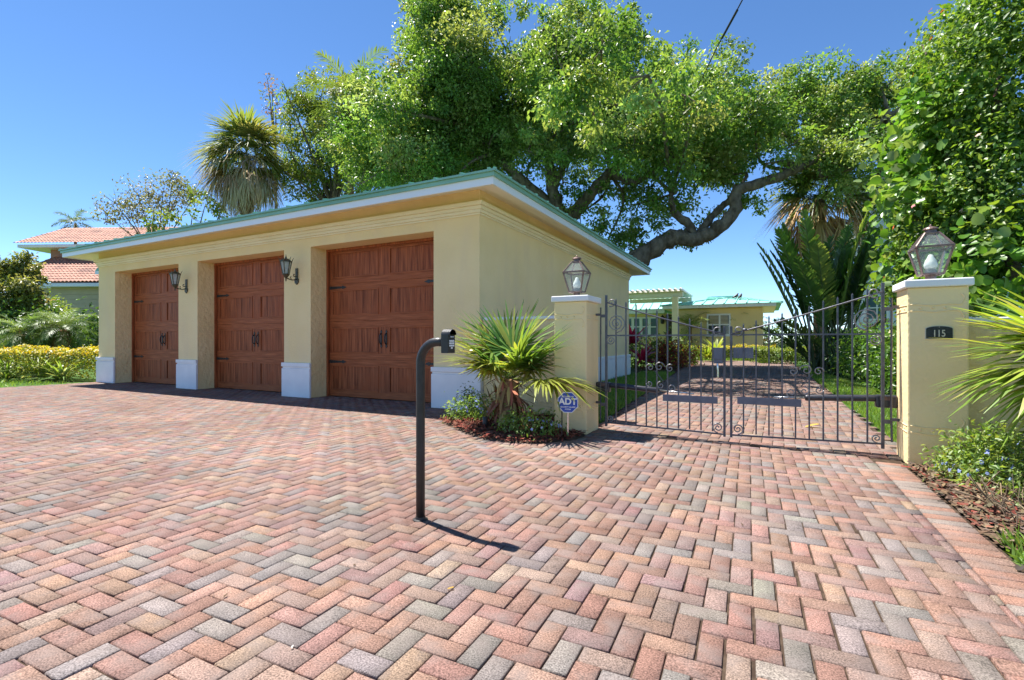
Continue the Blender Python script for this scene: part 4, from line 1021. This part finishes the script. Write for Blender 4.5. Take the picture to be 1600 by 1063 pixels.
grass("lawn_far", [xy(1092, 27.2), xy(1180, 27), xy(1215, 25.5), xy(1190, 24), (-1.0, 32.4), (-4.2, 32.6)], 2500, .2, label="strip of grass before the golden hedge")
chips("mulch_right_rear", [(1.9, 7.0), (2.4, 7.0), (2.3, 10), (1.9, 17), (1.6, 17)], 2600, "red bark mulch under the right shrub row")
chips("mulch_left_rear", [(-3.9, 16.5), (-2.6, 16.5), (-3.0, 21), (-5.0, 21)], 1200, "red bark mulch around the crotons")

# ------------------------------------------------------------------ palm bed in front of the pillar
BED = [(-3.86, 6.38), (-4.02, 5.95), (-3.95, 5.55), (-3.78, 5.28), (-3.45, 5.05), (-3.1, 4.80), (-2.72, 4.60), (-2.35, 4.58), (-2.05, 4.72), (-1.86, 4.98), (-1.80, 5.22), (-1.84, 5.38), (-2.24, 5.39), (-2.25, 6.48), (-3.86, 6.48)]
MC = np.array([-2.85, 5.3])
def mound(x, y):
    return .055 * math.exp(-((x + 2.85) ** 2 / .9 + (y - 5.3) ** 2 / .45)) + .006
def mound_sheet(name, poly, zf):
    b = MB(); n = len(poly); cx = sum(p_[0] for p_ in poly) / n; cy = sum(p_[1] for p_ in poly) / n; K = 6
    for i in range(1, K + 1):
        for (x, y) in poly:
            X = cx + (x - cx) * i / K; Y = cy + (y - cy) * i / K; b.v.append((X, Y, zf(X, Y) if i < K else .002))
    b.v.append((cx, cy, zf(cx, cy)))
    for i in range(K - 1):
        for j in range(n): b.f.append([i * n + j, i * n + (j + 1) % n, (i + 1) * n + (j + 1) % n, (i + 1) * n + j]); b.m.append(0)
    for j in range(n): b.f.append([len(b.v) - 1, j, (j + 1) % n]); b.m.append(0)
    o = b.build(name, M['soil'], smooth=True); o["kind"] = 'structure'; return o
mound_sheet("mulch_bed", BED, mound)
chips("mulch", BED, 5200, "red bark mulch heaped round the fan palm", mound)
BLU = [(.28, .36, .70), (.36, .44, .78), (.45, .52, .80)]
FLG = [(.16, .27, .05), (.22, .34, .07), (.13, .23, .05), (.28, .38, .13)]
bush("flower_clump", "blue-flowered clump left of the fan palm trunk beside the garage base", "flowers", (-3.42, 5.52), .33, .26, .32, 1000, .055, FLG, .4, flowers=(46, BLU, .018))
bush("flower_clump", "blue-flowered clump right of the fan palm trunk under the blue sign", "flowers", (-2.34, 4.98), .36, .20, .23, 900, .055, FLG, .4, flowers=(34, BLU, .018))
bush("flower_clump", "small dark clump in the corner of the garage base and low wall", "flowers", (-3.66, 5.92), .18, .2, .40, 420, .05, [(.09, .15, .05), (.12, .18, .07)], .4, flowers=(14, BLU, .016))
t = thing("garden_spotlight", "small black spotlight stub in the mulch beside the palm trunk", "garden light", (-2.985, 5.06, 0))
MB().lathe([(.012, -.04), (.012, .05), (.03, .055), (.033, .075), (.033, .165), (.028, .17)], (-2.985, 5.06, 0), 14).build("body", M['black'], t, smooth=True)
MB().lathe([(.026, .1701), (.024, .172)], (-2.985, 5.06, 0), 14).build("lens", M['pane'], t)
# yard sign
sx_, sy_ = -1.93, 5.06
t = thing("yard_sign", "blue octagonal ADT security sign on a stake in front of the pillar", "sign", (sx_, sy_, 0), rz=R(14))
rr = .122
oct_ = lambda r: [(r * math.cos(R(22.5 + 45 * i)), r * math.sin(R(22.5 + 45 * i))) for i in range(8)]
MB().prism(oct_(rr), (0, 0, .40), (1, 0, 0), (0, 0, 1), (0, .006, 0)).build("border", M['signwhite'], t, world=False)
MB().prism(oct_(rr * .93), (0, -.0005, .40), (1, 0, 0), (0, 0, 1), (0, -.002, 0)).build("panel", M['signblue'], t, world=False)
MB().box(-.008, .008, .007, .013, -.05, .42).build("stake", M['silver'], t, world=False)
MB().box(-.075, -.062, .02, .03, -.02, .30).build("stake", M['brown'], t, world=False)
text_mesh("ADT", .098, "lettering", M['signwhite'], t, (0, -.0035, .408), FRONT, .001, .003, 1.0)
text_mesh("SECURED BY", .024, "lettering", M['signwhite'], t, (0, -.0035, .463), FRONT, .001, .0004)
text_mesh("SECURITY ALARM", .021, "lettering", M['signwhite'], t, (0, -.0035, .349), FRONT, .001, .0004)
text_mesh("SYSTEM", .019, "lettering", M['signwhite'], t, (0, -.0035, .324), FRONT, .001, .0004)

# ------------------------------------------------------------------ bed at the right
RB = [(1.09, 5.38), (1.09, 3.42), (1.5, 3.35), (2.3, 3.5), (4.0, 3.6), (5.5, 4.2), (5.5, 5.6), (1.54, 5.6), (1.54, 5.38)]
def flat(x, y): return .004 + .035 * min(1, max(0, (x - 1.09) / .5))
mound_sheet("flower_bed", RB, lambda x, y: flat(x, y))
chips("mulch", RB, 4200, "red bark mulch edging the bricks below the number pillar", flat)
chips("leaf_litter", [(1.09, 5.3), (1.09, 3.45), (1.35, 3.4), (1.6, 4.0), (1.5, 5.3)], 1500, "brown leaf litter and twigs beside the brick edge", flat, cols=((.15, .10, .06), (.20, .145, .09), (.10, .065, .04), (.13, .095, .07)))
mass("flower_clump", "broad spreading bank of blue flowers under the low right wall", "flowers", 15000, [((1.68, 5.06, .15), (.42, .30, .22), 1), ((2.15, 4.85, .17), (.6, .5, .28), 1.4), ((2.9, 4.7, .2), (.7, .6, .3), 1.2), ((1.82, 4.5, .11), (.42, .42, .19), 1.1), ((2.4, 4.15, .12), (.6, .45, .22), 1), ((1.42, 4.98, .07), (.2, .3, .11), .5)],
     FLG + [(.26, .34, .07)], .05, .45, 'rhomb', 'leaf', flowers=(150, BLU, .017))
t = thing("dead_flower_stems", "dry brown stems leaning out below the blue flowers", "plant", (1.6, 4.2, 0))
lb = LB()
for i in range(150):
    x, y = rng.uniform(1.25, 2.0), rng.uniform(3.75, 4.4); a = Vector((x, y, .01)); e = a + Vector((rng.normal(0, .1), rng.normal(0, .1), rng.uniform(.06, .22)))
    lb.tube([a, a.lerp(e, .5) + Vector((rng.normal(0, .02), 0, .01)), e], .003, hues(1, [(.30, .24, .15), (.22, .17, .11)])[0], 4)
lb.build("stems", M['dry'], t)
grass("grass_patch", [(1.10, 3.5), (1.10, .6), (4.5, .6), (4.5, 3.7), (2.3, 3.6), (1.5, 3.45)], 24000, .115, cols=((.17, .30, .045), (.22, .36, .06), (.28, .38, .09), (.13, .24, .03)), label="long grass patch at the lower right edge of the bricks")

# ------------------------------------------------------------------ planting left of the garage
hx = -16.0
clipped("yellow_hedge", "clipped hedge with yellow top left of the garage", "hedge", [(-16.35, 7.35), (-18.5, 6.1), (-21.5, 4.4), (-26, 2.0)], 1.0, .86, 15000, .09, [(.22, .26, .03), (.16, .22, .03), (.30, .30, .03)], YEL)
for i, (px_, py_, n, lab) in enumerate([(62, 592, 150, "big spider lily tuft before the yellow hedge"), (98, 594, 90, "spider lily tuft next to the garage's left base"), (10, 594, 80, "spider lily tuft at the picture's edge"), (35, 588, 90, "spider lily tuft behind the biggest one")]):
    q = gr(px_, py_); tuft("spider_lily", lab, "plant", (q.x, q.y, .02), n, [1.0, .8, .8, .85][i], .05, [(.16, .28, .05), (.22, .34, .07), (.36, .42, .2)], (25, 80), .7, group="spider lily tufts by the yellow hedge", m='leaf')
grass("lawn_front", [(-15.85, 5.9), (-15.85, -1), (-40, -1), (-40, 1), (-22, 3.6), (-18, 5.6)], 16000, .09, label="grass verge beside the bricks at the left")
for i, (px_, d, zc, lab) in enumerate([(100, 20.5, 1.55, "young date palm nearest the garage with golden trunk"), (82, 21.3, 1.65, "young date palm second from the garage, slimmer brown trunk"), (35, 20.2, 1.35, "young date palm with dark leaning trunk left of its neighbours")]):
    q = Vector((*xy(px_, d), 0)); feather_palm(lab, q, q + Vector((-.15 if i == 2 else 0, 0, zc)), 30, 1.45, .34, [(.13, .22, .06), (.18, .27, .08), (.10, .17, .05)], .17, rz=i * 50, el0=80, el1=-12, drp=1.5, plume=.1, wd=.022, group="young date palms behind the yellow hedge", shag=160, nl=34, name="date_palm")
for i, (px_, d, rx, h, lab) in enumerate([(130, 23, 1.3, 2.6, "dark big-leaved shrub directly beside the garage"), (75, 24, 1.6, 2.9, "dark big-leaved shrub behind the young date palms"), (15, 24, 1.8, 2.6, "dark big-leaved shrub at the left edge"), (-40, 24, 1.8, 2.5, "dark big-leaved shrub beyond the frame's left edge")]):
    if i == 3: continue
    bush("broad_leaf_shrub", lab, "shrub", xy(px_, d), rx, .9, h, 1500, .24, [(.07, .15, .03), (.10, .20, .035), (.05, .11, .025)], .55, m='gloss')
bush("lime_shrub", "lime green mounded shrub below the tile-roofed house", "shrub", xy(68, 27), 1.6, 1.2, 3.9, 2600, .18, [(.18, .27, .03), (.24, .32, .04), (.14, .22, .03)], .45)

# ------------------------------------------------------------------ tile-roofed neighbour at the left
o_ = at(60, 534, 31); o_.z = 0
nb = thing("tiled_house", "pink two-storey house with terracotta tile roofs beyond the garage's left end", "house", tuple(o_), rz=R(25))
def tile_roof(x0, x1, y0, z0, run, rise, parent, name="roof", hip=0.0):
    """rows of barrel tiles as real corrugations stepping up the slope"""
    b = MB(); rows = max(3, int(run / .38)); pw = .26; n = max(2, int((x1 - x0) / pw))
    for r in range(rows):
        f0, f1 = r / rows, (r + 1) / rows + .03
        s0 = hip * f0 * run
        for i in range(n):
            a = x0 + i * pw
            if a < x0 + s0: continue
            c = a + pw; k = len(b.v); m_ = 5
            for f, lift in ((f0, .05), (f1, 0)):
                for j in range(m_ + 1):
                    u = j / m_; b.v.append((a + (c - a) * u, y0 + run * f, z0 + rise * f + lift + .075 * math.sin(math.pi * u)))
            for j in range(m_): b.f.append([k + j, k + j + 1, k + m_ + 1 + j + 1, k + m_ + 1 + j]); b.m.append(0)
    return b.build(name, M['terracotta'], parent, world=False)
MB().box(-2.2, 12, .6, 9, 0, 4.55).build("wall", M['tan'], nb, world=False)
for k in range(6): MB().box(-2.2, 12, .575 - .012, .6, 2.6 + k * .3, 2.885 + k * .3).build("siding", M['tan'], nb, world=False)
MB().box(-3.0, 12, -.05, .12, 4.55, 4.78).build("gutter", M['fascia'], nb, bevel=.02, world=False)
MB().add([(-1.8, .12, 4.6), (12, .12, 4.6), (12, .6, 4.56), (-1.8, .6, 4.56)], [(0, 1, 2, 3)]).build("soffit", M['white'], nb, world=False)
tile_roof(-3.1, 12, -.1, 4.8, 4.2, 2.35, nb)
MB().box(-3.4, 12, 4.1, 9, 4.5, 7.9).build("upper_wall", M['pink'], nb, world=False)
MB().box(-3.5, 12, 4.0, 4.098, 6.7, 6.98).build("band", M['white'], nb, world=False)
MB().box(-5.0, 12, 3.25, 9.5, 7.7, 7.92).build("eave", M['white'], nb, bevel=.03, world=False)
tile_roof(-5.15, 12, 3.1, 7.95, 3.8, 1.9, nb)
gl_ = thing("green_eave", "small green metal eave poking out beside the garage's left wall", "roof", tuple(at(148, 424, 24)), rz=R(20))
MB().prism([(0, 0), (2.2, 0), (2.2, .35), (.3, .35)], (0, 0, 0), (1, 0, 0), (0, 0, 1), (0, 2, 0)).build("roof", M['green'], gl_, world=False)
MB().box(.05, 2.2, -.03, -.002, -.16, 0).build("fascia", M['fascia'], gl_, world=False)
MB().box(.4, 2.2, .3, 1.9, -at(148, 424, 24).z, -.02).build("wall", M['tan'], gl_, world=False)

# ------------------------------------------------------------------ the main house at the end of the drive
HB = 33.0
hp = ony(1062, 534, HB)
hs = thing("main_house", "low yellow house with pale green metal roof at the end of the drive", "house", (hp.x, HB, 0))
Wx = lambda px_, y: ony(px_, 534, y).x
Wz = lambda px_, py_, y: ony(px_, py_, y).z
# right wing (nearer) and left wing (set back)
xr0, xr1 = Wx(1060, HB), Wx(1192, HB); YL = 36.0
zl = Wz(1120, 482, HB)
MB().box(xr0, xr1, HB, HB + 7, 0, zl).build("wall", M['yellow'], hs)
xl0, xl1 = Wx(930, YL), Wx(1060, YL)
zl2 = Wz(1010, 491, YL)
MB().box(xl0, xr0 - .005, YL, YL + 7, 0, zl2).build("wall", M['yellow'], hs)
fz0, fz1 = zl, Wz(1120, 477, HB)
MB().box(Wx(1038, HB), xr1 + .7, HB - .75, HB - .6, fz0, fz1).build("fascia", M['white'], hs, bevel=.02)
MB().box(Wx(1038, HB), xr1 + .7, HB - .598, HB + 7.5, fz0 + .02, fz0 + .06).build("soffit", M['trim'], hs)
MB().box(xl0, Wx(1041, YL), YL - .7, YL - .55, zl2, zl2 + .3).build("fascia", M['white'], hs, bevel=.02)
MB().box(xl0, Wx(1041, YL), YL - .548, YL, zl2 + .02, zl2 + .06).build("soffit", M['trim'], hs)
def metal_roof(x0, x1, y0, z0, run, rise, hipl, hipr, step):
    b = MB()
    P = [(x0, y0, z0), (x1, y0, z0), (x1 - hipr, y0 + run, z0 + rise), (x0 + hipl, y0 + run, z0 + rise), (x1, y0 + 2 * run, z0), (x0, y0 + 2 * run, z0)]
    b.add(P, [(0, 1, 2, 3), (1, 4, 2), (4, 5, 3, 2), (5, 0, 3)])
    x = x0 + step
    while x < x1 - .1:
        f = min(1, (x - x0) / hipl if hipl else 1, (x1 - x) / hipr if hipr else 1)
        b.bar((x, y0, z0 + .03), (x, y0 + run * f, z0 + .03 + rise * f), .06, .06); x += step
    b.bar(P[1], P[2], .16, .12); b.bar(P[0], P[3], .16, .12); b.bar(P[3], P[2], .16, .12)
    return b.build("roof", M['aqua'], hs)
ap = Wz(1112, 466, HB + 4) - fz1
metal_roof(Wx(1036, HB), xr1 + 1.0, HB - .8, fz1 + .004, 4.4, ap, 4.4, 4.4, .62)
metal_roof(xl0 - 2, Wx(1075, YL), YL - .75, zl2 + .304, 4.0, 1.75, 2, 2.5, .62)
def window(px0, px1, py0, py1, y, pm, mull, rail, shade=0):
    x0, x1 = Wx(px0, y), Wx(px1, y); xm = (px0 + px1) / 2; z0, z1 = Wz(xm, py1, y), Wz(xm, py0, y)
    wn = MB(); f = .10
    wn.box(x0 - f, x1 + f, y - .07, y - .003, z1, z1 + f).box(x0 - f, x1 + f, y - .07, y - .003, z0 - f, z0).box(x0 - f, x0, y - .07, y - .003, z0, z1).box(x1, x1 + f, y - .07, y - .003, z0, z1)
    for m_ in mull: q = x0 + (x1 - x0) * m_; wn.box(q - .05, q + .05, y - .06, y - .003, z0, z1)
    for r_ in rail: q = z0 + (z1 - z0) * r_; wn.box(x0, x1, y - .05, y - .004, q - .04, q + .04)
    o = wn.build("window", M['white'], hs)
    MB().box(x0, x1, y - .02, y - .005, z0, z1).build("pane", pm, o)
    MB().box(x0 - .2, x1 + .2, y - .13, y - .072, z0 - f - .06, z0 - f + .02).build("sill", M['white'], o)
    if shade:
        s = MB()
        for k in range(7): zz = z1 - (z1 - z0) * .48 * (k + .5) / 7; s.box(x0 + .05, x1 - .05, y - .03, y - .021, zz - .035, zz + .02)
        s.build("blind", M['tan'], o)
    return o
for a_, c_2 in ((980, 987), (991, 999.5), (1004, 1012.5), (1017, 1026)): window(a_, c_2, 498, 523, YL, M['bluepane'], (), (.48,))
window(1107, 1139, 493, 522, HB, M['pane'], (.55,), (.5,), 1)
dz1 = Wz(1046, 492, YL)
MB().box(Wx(1041, YL), Wx(1052, YL), YL - .06, YL - .004, .02, dz1).build("door", M['brown'], hs, bevel=.01)
wlx = Wx(1036, YL); wlz = Wz(1036, 500, YL)
MB().lathe([(.06, -.3), (.12, -.25), (.15, .1), (.2, .12), (.05, .3), (.02, .36)], (wlx, YL - .22, wlz), 8).build("wall_lamp", M['black'], hs)
# pergola: scalloped slats on a white frame with a column
pg = thing("pergola", "white entrance pergola with scalloped slat roof in front of the yellow house", "pergola", (Wx(1055, 31), 31, 0))
PY0, PY1 = 31.0, 35.0
zt_ = Wz(1030, 458, PY0); xa_, xb_ = Wx(960, PY0), Wx(1067, PY0)
MB().box(xa_, xb_, PY0 - .05, PY0 + .12, zt_ - .28, zt_).build("beam", M['cream'], pg, bevel=.02)
MB().box(xa_, xb_, PY1, PY1 + .15, zt_ - .28, zt_).build("beam", M['cream'], pg, bevel=.02)
xx = xa_
while xx < xb_ + .05:
    MB().tube([(xx, PY0 - .75, zt_ + .10), (xx, PY0 - .5, zt_ + .12), (xx, PY1 + .3, zt_ + .12)], [.06, .10, .10], 8).build("slat", M['cream'], pg); xx += .32
MB().box(xa_, xb_ + .1, PY0 - .45, PY1, zt_ + .005, zt_ + .03).build("ceiling", M['cream'], pg)
for px_, yy in ((1055, PY0 + .02), (1070, PY1 - .05)):
    q = Wx(px_, yy); MB().box(q - .17, q + .17, yy - .17, yy + .17, 0, zt_ - .282).build("column", M['trim'], pg, bevel=.02)
# two birds on the ridge
def bird(label, p_, rz):
    t = thing("bird", label, "bird", tuple(p_), "black birds perched on the house roof", rz); t.scale = (.8, .8, .8)
    import bmesh
    b = MB(); b.tube(spline([(-.30, 0, .04), (-.16, 0, .12), (0, 0, .20), (.10, 0, .30), (.13, 0, .37), (.17, 0, .38), (.24, 0, .36)], 3), lerps([.03, .07, .11, .085, .06, .05, .006], 19), 10)
    for s_ in (-1, 1): b.tube([(.02, s_ * .03, .12), (.03, s_ * .035, 0)], .010, 5)
    b.build("body", M['black'], t, smooth=True, world=False)
    w_ = MB()
    for s_ in (-1, 1): w_.add([(.08, s_ * .09, .27), (-.05, s_ * .12, .2), (-.30, s_ * .05, .06), (-.1, s_ * .10, .10), (.05, s_ * .105, .15)], [(0, 1, 2, 3, 4)])
    w_.build("wing", M['black'], t, world=False)
hx0, hy0, hz0 = xr1 + 1.0, HB - .8, fz1
for f_, lab, rz_ in ((.58, "left one of the two black birds on the roof ridge", R(30)), (.52, "right one of the two black birds on the roof ridge", R(60))):
    bird(lab, Vector((hx0 - 4.4 * f_, hy0 + 4.4 * f_, hz0 + ap * f_ + .06)), rz_)

# far trees that close the horizon
ft = crown("far_treeline", [(*(at(px_, 534, d).xy), rng.uniform(1.0, 1.9), rng.uniform(1.8, 2.6)) for d in (72,) for px_ in list(range(960, 1420, 19)) + list(range(-60, 260, 22))], None, 26, .55, [(.10, .17, .05), (.14, .21, .06), (.08, .14, .05)], nsub=14)
tag(ft, "far low line of trees seen past the houses", "trees", kind='stuff')
# ------------------------------------------------------------------ white neighbour and balustrade at the right
wb = at(1335, 534, 27); wb.z = 0
wh = thing("sided_house", "tall white clapboard house glimpsed behind the paddle leaves on the right", "house", tuple(wb), rz=R(-9))
MB().box(0, 9, 0, 8, 0, 9.5).build("wall", M['siding'], wh, world=False)
s_ = MB()
for k in range(52):
    z_ = .1 + k * .18
    s_.add([(-.005, -.022, z_), (9, -.022, z_), (9, -.004, z_ + .178), (-.005, -.004, z_ + .178), (9, -.004, z_), (-.005, -.004, z_)], [(0, 1, 2, 3), (5, 4, 1, 0)])
s_.build("clapboard", M['siding'], wh, world=False)
for (wx_, wz_) in ((.55, 5.6), (2.4, 5.6), (1.0, 2.2)):
    f_ = MB().box(wx_ - .5, wx_ + .5, -.09, -.03, wz_, wz_ + .1).box(wx_ - .5, wx_ + .5, -.09, -.03, wz_ + 1.3, wz_ + 1.4).box(wx_ - .5, wx_ - .4, -.09, -.03, wz_ + .1, wz_ + 1.3).box(wx_ + .4, wx_ + .5, -.09, -.03, wz_ + .1, wz_ + 1.3).box(wx_ - .03, wx_ + .03, -.085, -.03, wz_ + .1, wz_ + 1.3).box(wx_ - .4, wx_ - .03, -.084, -.03, wz_ + .67, wz_ + .73).box(wx_ + .03, wx_ + .4, -.084, -.03, wz_ + .67, wz_ + .73).build("window", M['white'], wh, world=False)
    MB().box(wx_ - .4, wx_ + .4, -.05, -.028, wz_ + .1, wz_ + 1.3).build("pane", M['bluepane'], f_, world=False)
MB().prism([(-.5, 9.5), (9.5, 9.5), (4.5, 12)], (0, -.5, 0), (1, 0, 0), (0, 0, 1), (0, 9, 0)).build("roof", M['tan'], wh, world=False)
q0 = at(1296, 534, 20); q1 = at(1420, 534, 12.5); q0.z = q1.z = 0
bw = thing("balustrade", "low cream balustrade wall behind the right shrub row", "wall", tuple(q0)); d_ = (q1 - q0); L_ = d_.length; d_.normalize()
m_ = MB(); m_.bar(q0 + Vector((0, 0, 1.28)), q1 + Vector((0, 0, 1.28)), .26, .12); m_.bar(q0 + Vector((0, 0, .28)), q1 + Vector((0, 0, .28)), .24, .56); m_.build("rail", M['trim'], bw, bevel=.01)
k = .15
while k < L_:
    c_ = q0 + d_ * k
    if int(k / .3) % 8 == 0: MB().box(c_.x - .17, c_.x + .17, c_.y - .17, c_.y + .17, 0, 1.42).build("pier", M['trim'], bw)
    else: MB().lathe([(.06, .562), (.035, .62), (.075, .82), (.04, 1.08), (.06, 1.218)], (c_.x, c_.y, 0), 8).build("baluster", M['trim'], bw, smooth=True)
    k += .3
# ------------------------------------------------------------------ service cable and fallen leaves
t = thing("service_cable", "black overhead cable slanting down into the oak crown", "cable", tuple(at(1160, 0, 11)))
MB().tube(spline([at(1200, -80, 9), at(1160, 0, 10.5), at(1120, 75, 12.5), at(1085, 145, 14.5), at(1040, 225, 17.5)], 6), .014, 6).build("wire", M['cable'], t, smooth=True)
MB().tube([at(1152, 16, 10.8), at(1128, 60, 12)], .026, 8).build("splice", M['cable'], t)
def fallen(label, q, L, col, az):
    t = thing("fallen_leaf", label, "leaf", tuple(q))
    D = (math.cos(az), math.sin(az), .12); LB().add([tuple(q + Vector((0, 0, .004)))], D, (0.1, .1, 1), L, L * .5, col, 'round', -.2).build("blade", M['leaf'], t)
fallen("yellow fallen leaf lying on the rear drive behind the right gate leaf", gr(1258, 668), .17, (.62, .50, .12), .3)
fallen("small orange fallen leaf on a grey brick near the bottom of the picture", gr(699, 922, .002), .03, (.60, .36, .06), .5)
fallen("tiny white petal on the bricks at the lower left", gr(455, 1015, .002), .014, (.7, .7, .68), 2)
fallen("brown fallen leaf beside the brick border at the right edge", gr(1590, 893, .002), .06, (.10, .08, .07), 1)
for i in range(14):
    px_, py_ = random.uniform(60, 1300), random.uniform(640, 1000)
    t = tag(LB().add([tuple(gr(px_, py_, .004))], (random.uniform(-1, 1), random.uniform(-1, 1), .1), (0, 0, 1), random.uniform(.012, .035), .012, (.12, .08, .05), 'rhomb', -.2).build("leaf_scrap", M['dry']),
            "tiny dark scrap of dead leaf lying on the bricks", "leaf scrap", "scraps of dead leaf on the forecourt")
